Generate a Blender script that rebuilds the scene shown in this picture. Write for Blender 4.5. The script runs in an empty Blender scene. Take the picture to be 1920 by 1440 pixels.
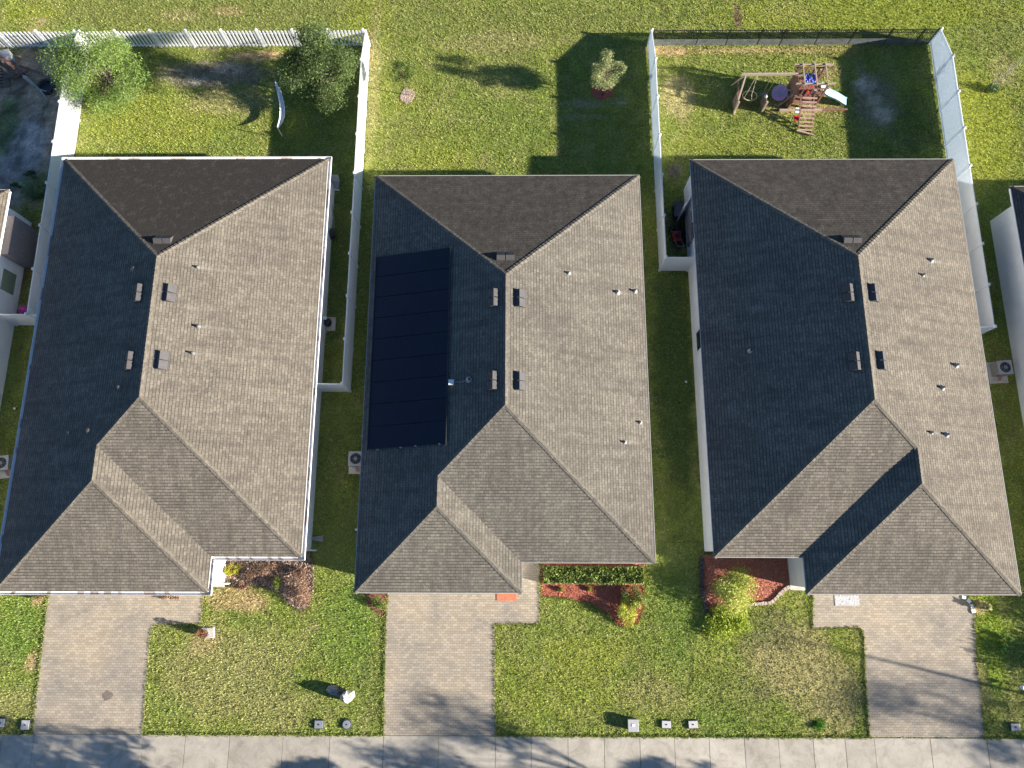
import bpy, math, random
import numpy as np
from mathutils import Vector, Matrix
R = math.radians
random.seed(7); rng = np.random.default_rng(7)
S = bpy.context.scene
COL = S.collection
# ------------------------------------------------------------------ camera
FPX, PITCH, ROLL, YAW, CH = 1335.94, R(13.2412), R(-2.2009), R(2.27547), 36.671
cy, sy, cp, sp, cr, sr = math.cos(YAW), math.sin(YAW), math.cos(PITCH), math.sin(PITCH), math.cos(ROLL), math.sin(ROLL)
_r = Vector((cy, sy, 0)); _u = Vector((-sy*cp, cy*cp, sp)); _f = Vector((-sy*sp, cy*sp, -cp))
CX = cr*_r + sr*_u; CY = -sr*_r + cr*_u
cd = bpy.data.cameras.new('camera'); cam = bpy.data.objects.new('camera', cd); COL.objects.link(cam)
cam.matrix_world = Matrix(((CX.x, CY.x, -_f.x, 0), (CX.y, CY.y, -_f.y, 0), (CX.z, CY.z, -_f.z, CH), (0, 0, 0, 1)))
cd.sensor_width = 36; cd.lens = FPX/1920*36; cd.clip_end = 3000; cd.clip_start = .5
S.camera = cam
# ------------------------------------------------------------------ light
SUN = Vector((3.03, -0.69, 1.0)).normalized()
EL = math.asin(SUN.z); AZ = math.atan2(SUN.x, SUN.y)          # azimuth clockwise from north
w = bpy.data.worlds.new('World'); S.world = w; w.use_nodes = True
nt = w.node_tree; nt.nodes.clear()
sky = nt.nodes.new('ShaderNodeTexSky'); sky.sky_type = 'NISHITA'; sky.sun_disc = False
sky.sun_elevation = EL; sky.sun_rotation = AZ; sky.ozone_density = 5.0; sky.dust_density = .3; sky.air_density = 1.0
bg = nt.nodes.new('ShaderNodeBackground'); bg.inputs[1].default_value = 0.05
wo = nt.nodes.new('ShaderNodeOutputWorld')
nt.links.new(sky.outputs[0], bg.inputs[0]); nt.links.new(bg.outputs[0], wo.inputs[0])
sd = bpy.data.lights.new('sun', 'SUN'); sd.energy = 5.0; sd.angle = R(.8); sd.color = (1.0, .91, .79)
so = bpy.data.objects.new('sun', sd); COL.objects.link(so); so.location = (20, -10, 40)
so.rotation_euler = SUN.to_track_quat('Z', 'Y').to_euler()
S.view_settings.view_transform = 'Standard'; S.view_settings.look = 'None'
S.view_settings.exposure = 1.68; S.view_settings.gamma = 1

# ------------------------------------------------------------------ helpers
def site(px, py, z=0.0):
    """survey point: world position, at height z, of a spot measured on the 1920 px wide drone frame"""
    u = (px-960)/FPX; v = (720-py)/FPX
    d = CX*u + CY*v + _f
    s = (z-CH)/d.z
    return Vector((d.x*s, d.y*s, z))
def P2(px, py, z=0.0):
    p = site(px, py, z); return (p.x, p.y)

def tag(o, label=None, cat=None, group=None, kind=None):
    if label: o['label'] = label
    if cat: o['category'] = cat
    if group: o['group'] = group
    if kind: o['kind'] = kind
    return o
def thing(name, loc, label, cat, group=None, rz=0):
    o = bpy.data.objects.new(name, None); COL.objects.link(o); o.empty_display_size = .3
    o.location = loc; o.rotation_euler = (0, 0, rz)
    return tag(o, label, cat, group)
def wmat(o):
    m = Matrix.LocRotScale(o.location, o.rotation_euler, o.scale)
    return wmat(o.parent) @ m if o.parent else m

class MB:
    def __init__(s): s.v = []; s.f = []; s.uv = []; s.col = []
    def face(s, pts, uv=None):
        n = len(s.v); s.v += [tuple(p) for p in pts]; s.f.append(tuple(range(n, n+len(pts)))); s.uv.append(uv)
    def box(s, c, d, rz=0, top=1.0, rx=0, ry=0):
        hx, hy, hz = d[0]/2, d[1]/2, d[2]/2
        M = Matrix.Translation(c) @ Matrix.Rotation(rz, 4, 'Z') @ Matrix.Rotation(ry, 4, 'Y') @ Matrix.Rotation(rx, 4, 'X')
        n = len(s.v)
        for z, k in ((-hz, 1), (hz, top)):
            for x, y in ((-hx, -hy), (hx, -hy), (hx, hy), (-hx, hy)):
                s.v.append(tuple(M @ Vector((x*k, y*k, z))))
        for q in ((3, 2, 1, 0), (4, 5, 6, 7), (0, 1, 5, 4), (1, 2, 6, 5), (2, 3, 7, 6), (3, 0, 4, 7)):
            s.f.append(tuple(n+i for i in q)); s.uv.append(None)
        return s
    def prism(s, poly, z0, z1, bottom=True):
        if sum(poly[i-1][0]*poly[i][1]-poly[i][0]*poly[i-1][1] for i in range(len(poly))) < 0: poly = poly[::-1]
        n = len(s.v); k = len(poly)
        s.v += [(x, y, z0) for x, y in poly] + [(x, y, z1) for x, y in poly]
        s.f.append(tuple(n+k+i for i in range(k))); s.uv.append(None)
        if bottom: s.f.append(tuple(n+i for i in reversed(range(k)))); s.uv.append(None)
        for i in range(k):
            j = (i+1) % k; s.f.append((n+i, n+j, n+k+j, n+k+i)); s.uv.append(None)
        return s
    def tube(s, p0, p1, r0, r1=None, n=8, caps=True):
        r1 = r0 if r1 is None else r1
        p0 = Vector(p0); p1 = Vector(p1); d = (p1-p0)
        if d.length < 1e-6: return s
        d.normalize(); a = d.orthogonal().normalized(); b = d.cross(a)
        m = len(s.v)
        for p, r in ((p0, r0), (p1, r1)):
            for i in range(n):
                t = 2*math.pi*i/n; s.v.append(tuple(p + a*math.cos(t)*r + b*math.sin(t)*r))
        for i in range(n):
            j = (i+1) % n; s.f.append((m+i, m+j, m+n+j, m+n+i)); s.uv.append(None)
        if caps:
            s.f.append(tuple(m+i for i in reversed(range(n)))); s.uv.append(None)
            s.f.append(tuple(m+n+i for i in range(n))); s.uv.append(None)
        return s
    def path(s, pts, r0, r1=None, n=6):
        r1 = r0 if r1 is None else r1; k = len(pts)-1
        for i in range(k):
            s.tube(pts[i], pts[i+1], r0+(r1-r0)*i/k, r0+(r1-r0)*(i+1)/k, n)
        return s
    def blob(s, c, rad, n=10, m=7, jit=.12, rz=0):
        c = Vector(c); b = len(s.v); ph = [random.random()*6 for _ in range(4)]
        for j in range(m+1):
            th = math.pi*j/m
            for i in range(n):
                fi = 2*math.pi*i/n
                k = 1+jit*(math.sin(2*fi+ph[0]+th*2)+math.sin(3*fi+ph[1])*.7+math.sin(3*th+ph[2]+fi))*.6
                p = Vector((rad[0]*math.sin(th)*math.cos(fi)*k, rad[1]*math.sin(th)*math.sin(fi)*k, rad[2]*math.cos(th)*k))
                p.rotate(Matrix.Rotation(rz, 3, 'Z')); s.v.append(tuple(c+p))
        for j in range(m):
            for i in range(n):
                k = (i+1) % n; s.f.append((b+j*n+i, b+(j+1)*n+i, b+(j+1)*n+k, b+j*n+k)); s.uv.append(None)
        return s
    def build(s, name, mat, parent=None, local=False, smooth=False, bevel=0):
        me = bpy.data.meshes.new(name)
        vs = s.v; orig = Vector((0, 0, 0))
        if parent is not None and not local:
            inv = wmat(parent).inverted(); vs = [tuple(inv @ Vector(v)) for v in vs]
        elif parent is None and not local:
            a = np.array(vs); orig = Vector(((a[:, 0].min()+a[:, 0].max())/2, (a[:, 1].min()+a[:, 1].max())/2, a[:, 2].min()))
            vs = [tuple(Vector(v)-orig) for v in vs]
        me.from_pydata(vs, [], s.f)
        if any(u is not None for u in s.uv):
            ul = me.uv_layers.new(name='UVMap'); k = 0
            for f, u in zip(s.f, s.uv):
                for i in range(len(f)):
                    ul.data[k].uv = u[i] if u is not None else (s.v[f[i]][0], s.v[f[i]][1]); k += 1
        if smooth: me.polygons.foreach_set('use_smooth', [True]*len(me.polygons))
        me.materials.append(mat); me.validate(); me.update()
        o = bpy.data.objects.new(name, me); COL.objects.link(o)
        if parent is not None: o.parent = parent
        else: o.location = orig
        if bevel:
            b = o.modifiers.new('bevel', 'BEVEL'); b.width = bevel; b.segments = 2; b.limit_method = 'ANGLE'
        return o

def fastmesh(name, V, F, mat, parent=None, attr=None, kind=None):
    """V (n,3), F (m,k) numpy arrays -> one mesh object; attr: per-face colour (m,3)"""
    me = bpy.data.meshes.new(name); n, (m, k) = len(V), F.shape
    if parent is not None:
        L = np.array(wmat(parent).translation); V = V-L
    me.vertices.add(n); me.vertices.foreach_set('co', V.astype(np.float32).ravel())
    me.loops.add(m*k); me.loops.foreach_set('vertex_index', F.astype(np.int32).ravel())
    me.polygons.add(m); me.polygons.foreach_set('loop_start', np.arange(0, m*k, k, dtype=np.int32))
    me.polygons.foreach_set('loop_total', np.full(m, k, dtype=np.int32))
    me.update(calc_edges=True)
    if attr is not None:
        a = me.attributes.new('tint', 'FLOAT_COLOR', 'FACE')
        c = np.ones((m, 4), np.float32); c[:, :3] = attr; a.data.foreach_set('color', c.ravel())
    me.materials.append(mat)
    o = bpy.data.objects.new(name, me); COL.objects.link(o)
    if parent is not None: o.parent = parent
    return o

# ------------------------------------------------------------------ materials
def newmat(name):
    m = bpy.data.materials.new(name); m.use_nodes = True; t = m.node_tree
    b = t.nodes['Principled BSDF']; return m, t, b
def N(t, typ, **kw):
    n = t.nodes.new(typ)
    for k, v in kw.items():
        if k.startswith('i_'): n.inputs[int(k[2:]) if k[2:].isdigit() else k[2:]].default_value = v
        else: setattr(n, k, v)
    return n
def ramp(t, src, stops, interp='LINEAR'):
    r = t.nodes.new('ShaderNodeValToRGB'); e = r.color_ramp.elements; r.color_ramp.interpolation = interp
    while len(e) < len(stops): e.new(.5)
    for q, (p, c) in zip(e, stops):
        q.position = p; q.color = (*c, 1) if len(c) == 3 else c
    t.links.new(src, r.inputs[0]); return r.outputs[0]
def noise(t, vec, scale, detail=4, rough=.6, dist=0):
    n = N(t, 'ShaderNodeTexNoise'); n.inputs['Scale'].default_value = scale; n.inputs['Detail'].default_value = detail
    n.inputs['Roughness'].default_value = rough; n.inputs['Distortion'].default_value = dist
    if vec is not None: t.links.new(vec, n.inputs['Vector'])
    return n.outputs['Fac']
def mix(t, a, b, f, mode='MIX'):
    m = N(t, 'ShaderNodeMix', data_type='RGBA', blend_type=mode)
    for i, x in ((6, a), (7, b)):
        if isinstance(x, (tuple, list)): m.inputs[i].default_value = (*x, 1)
        else: t.links.new(x, m.inputs[i])
    if isinstance(f, (int, float)): m.inputs[0].default_value = f
    else: t.links.new(f, m.inputs[0])
    return m.outputs[2]
def bump(t, b, h, strength=.3, dist=.02):
    n = N(t, 'ShaderNodeBump'); n.inputs['Strength'].default_value = strength; n.inputs['Distance'].default_value = dist
    t.links.new(h, n.inputs['Height']); t.links.new(n.outputs[0], b.inputs['Normal'])
def geo(t):
    return N(t, 'ShaderNodeNewGeometry').outputs['Position']
def maprange(t, src, a, b, c=0., d=1.):
    n = N(t, 'ShaderNodeMapRange'); t.links.new(src, n.inputs[0])
    for i, v in enumerate((a, b, c, d)): n.inputs[i+1].default_value = v
    return n.outputs[0]

def simple(name, c, rough=.6, vary=.15, scale=6, metal=0, bumpy=0, dirt=None, spec=None):
    m, t, b = newmat(name)
    g = N(t, 'ShaderNodeTexCoord').outputs['Object']
    f = noise(t, g, scale, 5, .65)
    lo = tuple(x*(1-vary) for x in c); hi = tuple(min(1, x*(1+vary)) for x in c)
    col = ramp(t, f, [(.3, lo), (.7, hi)])
    if dirt:
        f2 = noise(t, g, scale*.35, 6, .7); col = mix(t, col, dirt, maprange(t, f2, .5, .75, 0, .7))
    t.links.new(col, b.inputs['Base Color']); b.inputs['Roughness'].default_value = rough; b.inputs['Metallic'].default_value = metal
    if spec is not None: b.inputs['Specular IOR Level'].default_value = spec
    if bumpy: bump(t, b, noise(t, g, scale*4, 4), bumpy, .02)
    return m

def shingle_mat(name, seed, warm=(1, 1, 1), streaks=()):
    m, t, b = newmat(name)
    uv = N(t, 'ShaderNodeTexCoord').outputs['UV']
    pos = geo(t)
    br = N(t, 'ShaderNodeTexBrick'); t.links.new(uv, br.inputs['Vector'])
    br.offset = .43; br.offset_frequency = 2; br.squash = 1
    for k, v in (('Scale', 1.0), ('Mortar Size', .007), ('Mortar Smooth', .5), ('Bias', 0), ('Brick Width', .23), ('Row Height', .145)):
        br.inputs[k].default_value = v
    W_ = lambda c: tuple(a*b_ for a, b_ in zip(c, warm))
    br.inputs['Color1'].default_value = (*W_((.146, .134, .115)), 1); br.inputs['Color2'].default_value = (*W_((.208, .193, .168)), 1)
    br.inputs['Mortar'].default_value = (.06, .056, .05, 1)
    sep = N(t, 'ShaderNodeSeparateXYZ'); t.links.new(uv, sep.inputs[0])
    d = N(t, 'ShaderNodeMath', operation='DIVIDE'); t.links.new(sep.outputs[1], d.inputs[0]); d.inputs[1].default_value = .145
    fr = N(t, 'ShaderNodeMath', operation='FRACT'); t.links.new(d.outputs[0], fr.inputs[0])
    # granule mottling
    off = N(t, 'ShaderNodeVectorMath', operation='ADD'); t.links.new(pos, off.inputs[0]); off.inputs[1].default_value = (seed*13.1, seed*7.7, 0)
    f1 = noise(t, off.outputs[0], 9, 3, .6)
    col = mix(t, br.outputs['Color'], mix(t, (.45, .45, .47), (1.5, 1.46, 1.4), f1), .7, 'MULTIPLY')
    f1b = noise(t, off.outputs[0], 30, 2, .6)
    col = mix(t, col, mix(t, (.45, .45, .45), (1.55, 1.55, 1.5), f1b), .6, 'MULTIPLY')
    # the dark butt edge at the foot of every course, broken up
    f0 = noise(t, off.outputs[0], 1.2, 3, .6)
    ln_ = N(t, 'ShaderNodeMath', operation='MULTIPLY'); t.links.new(maprange(t, fr.outputs[0], .10, .26, 1, 0), ln_.inputs[0]); t.links.new(maprange(t, f0, .35, .65, .35, .95), ln_.inputs[1])
    col = mix(t, col, (.035, .032, .03), ln_.outputs[0])
    # broad weathering
    f2 = noise(t, off.outputs[0], .45, 5, .62)
    col = mix(t, col, mix(t, (.55, .54, .57), (1.4, 1.37, 1.3), f2), .75, 'MULTIPLY')
    # blotches of algae running down the slope (uv: x along the eave, y up the slope)
    mp = N(t, 'ShaderNodeMapping'); t.links.new(uv, mp.inputs[0]); mp.inputs['Scale'].default_value = (1.9, .22, 1); mp.inputs['Location'].default_value = (seed*3.3, seed, 0)
    f3 = noise(t, mp.outputs[0], 1.6, 6, .7)
    st = maprange(t, f3, .44, .70, 0, .6)
    col = mix(t, col, (.07, .062, .056), st)
    # pale washed streaks below the pipe flashings (east slopes, water runs towards +x)
    if streaks:
        sp_ = N(t, 'ShaderNodeSeparateXYZ'); t.links.new(pos, sp_.inputs[0]); acc = None
        fw_ = noise(t, pos, 6, 3, .6)
        def mth(op, a_, b_=None):
            n_ = N(t, 'ShaderNodeMath', operation=op)
            for i_, v_ in enumerate((a_, b_)):
                if v_ is None: continue
                if isinstance(v_, (int, float)): n_.inputs[i_].default_value = v_
                else: t.links.new(v_, n_.inputs[i_])
            return n_.outputs[0]
        for sx_, sy2_, ln2 in streaks:
            dx_ = mth('SUBTRACT', sp_.outputs[0], sx_); dy_ = mth('ABSOLUTE', mth('SUBTRACT', sp_.outputs[1], sy2_))
            m_ = mth('MULTIPLY', maprange(t, dx_, 0, .15, 0, 1), maprange(t, dx_, .1, ln2*.8, .9, 0))
            m_ = mth('MULTIPLY', m_, maprange(t, dy_, .0, .14, 1, 0))
            acc = m_ if acc is None else mth('MAXIMUM', acc, m_)
        col = mix(t, col, (.33, .31, .275), mth('MULTIPLY', acc, maprange(t, fw_, .3, .65, .0, .55)))
    # north slopes: low-sun shade painted into the colour, mottled with algae
    al = N(t, 'ShaderNodeAttribute', attribute_name='shade_algae').outputs['Fac']
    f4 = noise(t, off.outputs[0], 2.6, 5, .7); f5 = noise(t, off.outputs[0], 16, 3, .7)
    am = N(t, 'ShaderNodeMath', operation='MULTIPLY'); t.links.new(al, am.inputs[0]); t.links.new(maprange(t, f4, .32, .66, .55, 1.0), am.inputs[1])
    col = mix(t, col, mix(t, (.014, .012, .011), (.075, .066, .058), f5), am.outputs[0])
    t.links.new(col, b.inputs['Base Color']); b.inputs['Roughness'].default_value = .92; b.inputs['Specular IOR Level'].default_value = .15
    # course butts: sawtooth across each course + granules
    om = N(t, 'ShaderNodeMath', operation='SUBTRACT'); om.inputs[0].default_value = 1; t.links.new(fr.outputs[0], om.inputs[1])
    ad = N(t, 'ShaderNodeMath', operation='MULTIPLY_ADD'); t.links.new(f1, ad.inputs[0]); ad.inputs[1].default_value = 1.2; t.links.new(om.outputs[0], ad.inputs[2])
    bump(t, b, ad.outputs[0], .55, .02)
    return m

def paver_mat(name, seed):
    m, t, b = newmat(name); pos = geo(t)
    br = N(t, 'ShaderNodeTexBrick'); t.links.new(pos, br.inputs['Vector']); br.offset = .5
    for k, v in (('Scale', 1.0), ('Mortar Size', .009), ('Mortar Smooth', .4), ('Bias', 0), ('Brick Width', .23), ('Row Height', .115)):
        br.inputs[k].default_value = v
    br.inputs['Color1'].default_value = (.325, .29, .236, 1); br.inputs['Color2'].default_value = (.44, .395, .322, 1); br.inputs['Mortar'].default_value = (.20, .175, .145, 1)
    off = N(t, 'ShaderNodeVectorMath', operation='ADD'); t.links.new(pos, off.inputs[0]); off.inputs[1].default_value = (seed*9.1, seed*5.7, 0)
    f = noise(t, off.outputs[0], .55, 5, .6)
    col = mix(t, br.outputs['Color'], ramp(t, f, [(.3, (.74, .75, .78)), (.5, (.98, .96, .93)), (.7, (1.12, 1.05, .95))]), 1.0, 'MULTIPLY')
    f2 = noise(t, off.outputs[0], 4, 4, .7)
    col = mix(t, col, mix(t, (.7, .68, .68), (1.2, 1.18, 1.15), f2), .45, 'MULTIPLY')
    f3 = noise(t, off.outputs[0], 1.3, 6, .7)
    col = mix(t, col, (.2, .17, .14), maprange(t, f3, .55, .8, 0, .5))
    f6 = noise(t, off.outputs[0], 22, 2, .7); col = mix(t, col, mix(t, (.7, .7, .7), (1.28, 1.26, 1.24), f6), .6, 'MULTIPLY')
    t.links.new(col, b.inputs['Base Color']); b.inputs['Roughness'].default_value = .9
    bump(t, b, br.outputs['Fac'], -.3, .01)
    return m

def concrete_mat(name, c=(.425, .39, .33)):
    m, t, b = newmat(name); pos = geo(t)
    f = noise(t, pos, .7, 6, .65); f2 = noise(t, pos, 9, 4, .7); f3 = noise(t, pos, 2.2, 5, .75, .6)
    col = ramp(t, f, [(.3, tuple(x*.82 for x in c)), (.7, tuple(x*1.1 for x in c))])
    col = mix(t, col, mix(t, (.82, .82, .82), (1.15, 1.15, 1.15), f2), .6, 'MULTIPLY')
    f4 = noise(t, pos, 1.1, 6, .75, 1.2)
    col = mix(t, col, ramp(t, f4, [(.35, (.70, .68, .64)), (.5, (1, 1, 1)), (.68, (1.13, 1.12, 1.1))]), .75, 'MULTIPLY')
    f5 = noise(t, pos, 38, 2, .7)
    col = mix(t, col, mix(t, (.7, .7, .7), (1.25, 1.25, 1.25), f5), .5, 'MULTIPLY')
    col = mix(t, col, (.2, .17, .13), maprange(t, f3, .56, .8, 0, .6))
    tn = N(t, 'ShaderNodeAttribute', attribute_name='tone').outputs['Fac']
    tm = N(t, 'ShaderNodeVectorMath', operation='SCALE'); t.links.new(col, tm.inputs[0]); ta = N(t, 'ShaderNodeMath', operation='ADD'); t.links.new(tn, ta.inputs[0]); ta.inputs[1].default_value = 1.0; t.links.new(ta.outputs[0], tm.inputs['Scale'])
    col = tm.outputs[0]
    t.links.new(col, b.inputs['Base Color']); b.inputs['Roughness'].default_value = .85
    bump(t, b, f2, .15, .01)
    return m

def tint_mat(name, trans=.0, rough=.75, vary=.3, scale=30, spec=.3):
    m, t, b = newmat(name)
    a = N(t, 'ShaderNodeAttribute', attribute_name='tint').outputs['Color']
    f = noise(t, geo(t), scale, 3, .6)
    col = mix(t, a, mix(t, (1-vary,)*3, (1+vary,)*3, f), 1.0, 'MULTIPLY')
    t.links.new(col, b.inputs['Base Color']); b.inputs['Roughness'].default_value = rough; b.inputs['Specular IOR Level'].default_value = spec
    if trans:
        tr = N(t, 'ShaderNodeBsdfTranslucent'); t.links.new(mix(t, col, (1.15, 1.2, .5), .6, 'MULTIPLY'), tr.inputs[0])
        ms = N(t, 'ShaderNodeMixShader'); ms.inputs[0].default_value = trans
        t.links.new(b.outputs[0], ms.inputs[1]); t.links.new(tr.outputs[0], ms.inputs[2])
        t.links.new(ms.outputs[0], t.nodes['Material Output'].inputs[0])
    return m

def ground_mat():
    m, t, b = newmat('lawn_soil')
    a = N(t, 'ShaderNodeAttribute', attribute_name='tint').outputs['Color']
    pos = geo(t)
    f = noise(t, pos, 7, 5, .75); f2 = noise(t, pos, 28, 3, .7); f3 = noise(t, pos, 1.1, 5, .7)
    col = mix(t, a, ramp(t, f, [(.32, (.55, .6, .55)), (.5, (.95, .95, .95)), (.68, (1.4, 1.32, 1.2))]), .9, 'MULTIPLY')
    col = mix(t, col, mix(t, (.55, .58, .5), (1.5, 1.45, 1.4), f2), .9, 'MULTIPLY')
    col = mix(t, col, mix(t, (.8, .85, .8), (1.2, 1.15, 1.2), f3), .8, 'MULTIPLY')
    t.links.new(col, b.inputs['Base Color']); b.inputs['Roughness'].default_value = 1; b.inputs['Specular IOR Level'].default_value = .1
    ad = N(t, 'ShaderNodeMath', operation='ADD'); t.links.new(f, ad.inputs[0]); t.links.new(f2, ad.inputs[1])
    bump(t, b, ad.outputs[0], .5, .05)
    return m

M = {}
M['lawn'] = ground_mat()
M['blade'] = tint_mat('grass_blades', .3, .8, .32, 7, .15)
M['leaf'] = tint_mat('leaves', .3, .6, .25, 4, .35)
M['mulch_chip'] = tint_mat('mulch_chips', 0, .95, .35, 20, .1)
M['vinyl'] = simple('white_vinyl', (.87, .87, .86), .4, .02, 1.5, dirt=(.78, .79, .74))
_t = M['vinyl'].node_tree; _tr = N(_t, 'ShaderNodeBsdfTranslucent'); _tr.inputs[0].default_value = (.75, .83, .92, 1)   # thin vinyl lets some light through
_ms = N(_t, 'ShaderNodeMixShader'); _ms.inputs[0].default_value = .3
_t.links.new(_t.nodes['Principled BSDF'].outputs[0], _ms.inputs[1]); _t.links.new(_tr.outputs[0], _ms.inputs[2]); _t.links.new(_ms.outputs[0], _t.nodes['Material Output'].inputs[0])
M['stucco'] = simple('white_stucco', (.80, .80, .79), .85, .05, 2, bumpy=.1, dirt=(.70, .70, .67))
M['trim'] = simple('white_trim', (.78, .77, .76), .5, .05, 3, dirt=(.55, .53, .5))
M['gutter_dirt'] = simple('gutter_silt', (.35, .31, .28), .95, .5, 3)
M['drip'] = simple('drip_edge_metal', (.42, .40, .38), .5, .1, 4)
M['vent'] = simple('vent_brown_metal', (.075, .072, .074), .7, .15, 5, spec=.2)
M['dark'] = simple('dark_opening', (.01, .01, .012), .8, .2)
M['pipe'] = simple('vent_pipe_pvc', (.05, .05, .05), .5, .1)
M['lead'] = simple('lead_flashing', (.13, .13, .13), .5, .15)
M['palepipe'] = simple('white_vent_pipe', (.22, .22, .21), .5, .1)
M['palelead'] = simple('pale_flashing', (.34, .34, .33), .5, .15)
M['solar'] = simple('solar_panel_black', (.004, .009, .022), .35, .3, 2, spec=.3)  # blue of the reflected sky is painted into the base colour
M['solar_seam'] = simple('solar_seam', (.008, .009, .011), .5, .2)
M['concrete'] = concrete_mat('sidewalk_concrete')
M['slab'] = concrete_mat('porch_slab', (.60, .57, .50))
M['asphalt'] = simple('road_asphalt', (.06, .06, .06), .9, .2, 20, bumpy=.2)
M['bark'] = simple('bark', (.14, .11, .085), .95, .3, 14, bumpy=.5)
M['palebark'] = simple('pale_bark', (.3, .27, .23), .9, .3, 14, bumpy=.4)
M['cedar'] = simple('stained_cedar', (.21, .105, .075), .7, .3, 9, dirt=(.14, .085, .07))
M['oldwood'] = simple('weathered_beam', (.36, .28, .21), .8, .25, 9)
M['greywood'] = simple('grey_lumber', (.17, .125, .10), .9, .35, 7)
M['rope'] = simple('pale_rope', (.55, .47, .28), .8, .15)
M['slide'] = simple('pale_blue_plastic', (.34, .52, .63), .35, .08, 3)
M['blue'] = simple('blue_plastic', (.02, .07, .42), .4, .2, 8)
M['purple'] = simple('purple_plastic', (.42, .28, .50), .5, .2, 12)
M['red'] = simple('red_plastic', (.50, .035, .03), .45, .2, 6)
M['white'] = simple('white_plastic', (.78, .78, .76), .4, .05, 5)
M['darkgrey'] = simple('dark_grey_plastic', (.05, .055, .065), .5, .2, 8)
M['lid'] = simple('off_white_lid', (.50, .49, .48), .6, .1, 6, dirt=(.36, .34, .32))
M['midgrey'] = simple('mid_grey_plastic', (.22, .24, .26), .6, .12, 8)
M['palegrey'] = simple('pale_grey_lid', (.40, .40, .41), .6, .08, 8, dirt=(.35, .34, .33))
M['acmetal'] = simple('ac_beige_metal', (.30, .29, .27), .5, .1, 6)
M['blackmetal'] = simple('black_aluminium', (.012, .014, .016), .4, .2)
M['meshgrey'] = simple('grey_mesh_screen', (.13, .145, .14), .8, .35, 3)
M['magenta'] = simple('magenta_plastic', (.45, .03, .28), .4, .15)
M['rock'] = simple('pale_rock', (.44, .42, .37), .9, .2, 4, bumpy=.4, dirt=(.3, .28, .25))
M['greyrock'] = simple('grey_rock', (.26, .26, .29), .9, .3, 6, bumpy=.5)
M['edging'] = simple('stone_edging', (.46, .38, .33), .95, .3, 9, bumpy=.5)
M['darkedge'] = simple('dark_edging', (.07, .06, .065), .9, .4, 8, bumpy=.4)
M['terracotta'] = simple('terracotta_mat', (.52, .17, .09), .9, .25, 12)
M['glass'] = simple('window_glass', (.02, .03, .035), .08, .1)
M['greenglass'] = simple('green_window_film', (.20, .25, .17), .3, .1)
M['lattice'] = simple('grey_panel', (.20, .18, .18), .9, .2, 10)
M['door'] = simple('door_paint', (.09, .05, .035), .5, .15, 8)
M['fabric'] = simple('white_fabric', (.74, .76, .78), .9, .05, 6)
M['oil'] = simple('oil_stain', (.17, .14, .115), .9, .3, 8)
M['lens'] = simple('lamp_lens', (.7, .72, .7), .2, .05)
PAV = [paver_mat('pavers_%s' % n, i) for i, n in enumerate(('warm', 'tan', 'buff'))]

# ------------------------------------------------------------------ houses
EZ, PT, KR = 2.75, .37486, .9495
class House:
    def __init__(s, X, Yr, a, D, g, G, m): s.X, s.Yr, s.a, s.D, s.g, s.G, s.m = X, Yr, a, D, g, G, m; s.Yf = Yr-D; s.Yg = s.Yf-G
    def w(s, x, y): return (s.X+s.m*x, y)
    def outline(s, i=0.0):
        a, g = s.a, s.g
        return [s.w(-a+i, s.Yg+i), s.w(-a+2*g-i, s.Yg+i), s.w(-a+2*g-i, s.Yf+i), s.w(a-i, s.Yf+i), s.w(a-i, s.Yr-i), s.w(-a+i, s.Yr-i)]
    def z(s, wx, wy):
        x = (wx-s.X)*s.m; a, g = s.a, s.g
        main = min(x+a, a-x, (s.Yr-wy)/KR, wy-s.Yf) if wy >= s.Yf-1e9 else -9
        gar = min(x+a, -a+2*g-x, wy-s.Yg) if wy < s.Yf+g else -9
        return EZ+PT*max(main, gar)
    def at(s, px, py, dz=0):
        z = EZ+1.2
        for _ in range(25):
            p = site(px, py, z); z = s.z(p.x, p.y)+dz
        return Vector((p.x, p.y, z))
    def slope(s, wx, wy):
        """unit vector pointing down the slope, at a plan point"""
        e = .02; gx = (s.z(wx+e, wy)-s.z(wx-e, wy))/(2*e); gy = (s.z(wx, wy+e)-s.z(wx, wy-e))/(2*e)
        return Vector((-gx, -gy, -(gx*gx+gy*gy))).normalized()

def roof_uv(pts):
    """uv in metres: x along the eave, y up the slope"""
    p = [Vector(q) for q in pts]; n = Vector((0, 0, 0))
    for i in range(len(p)): n += p[i-1].cross(p[i])
    n.normalize()
    if n.z < 0: n = -n
    al = Vector((0, 0, 1)).cross(n).normalized(); up = n.cross(al)
    k = al.x*3.17+al.y*1.3
    return [(q.dot(al)+k*7, q.dot(up)) for q in p]

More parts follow.
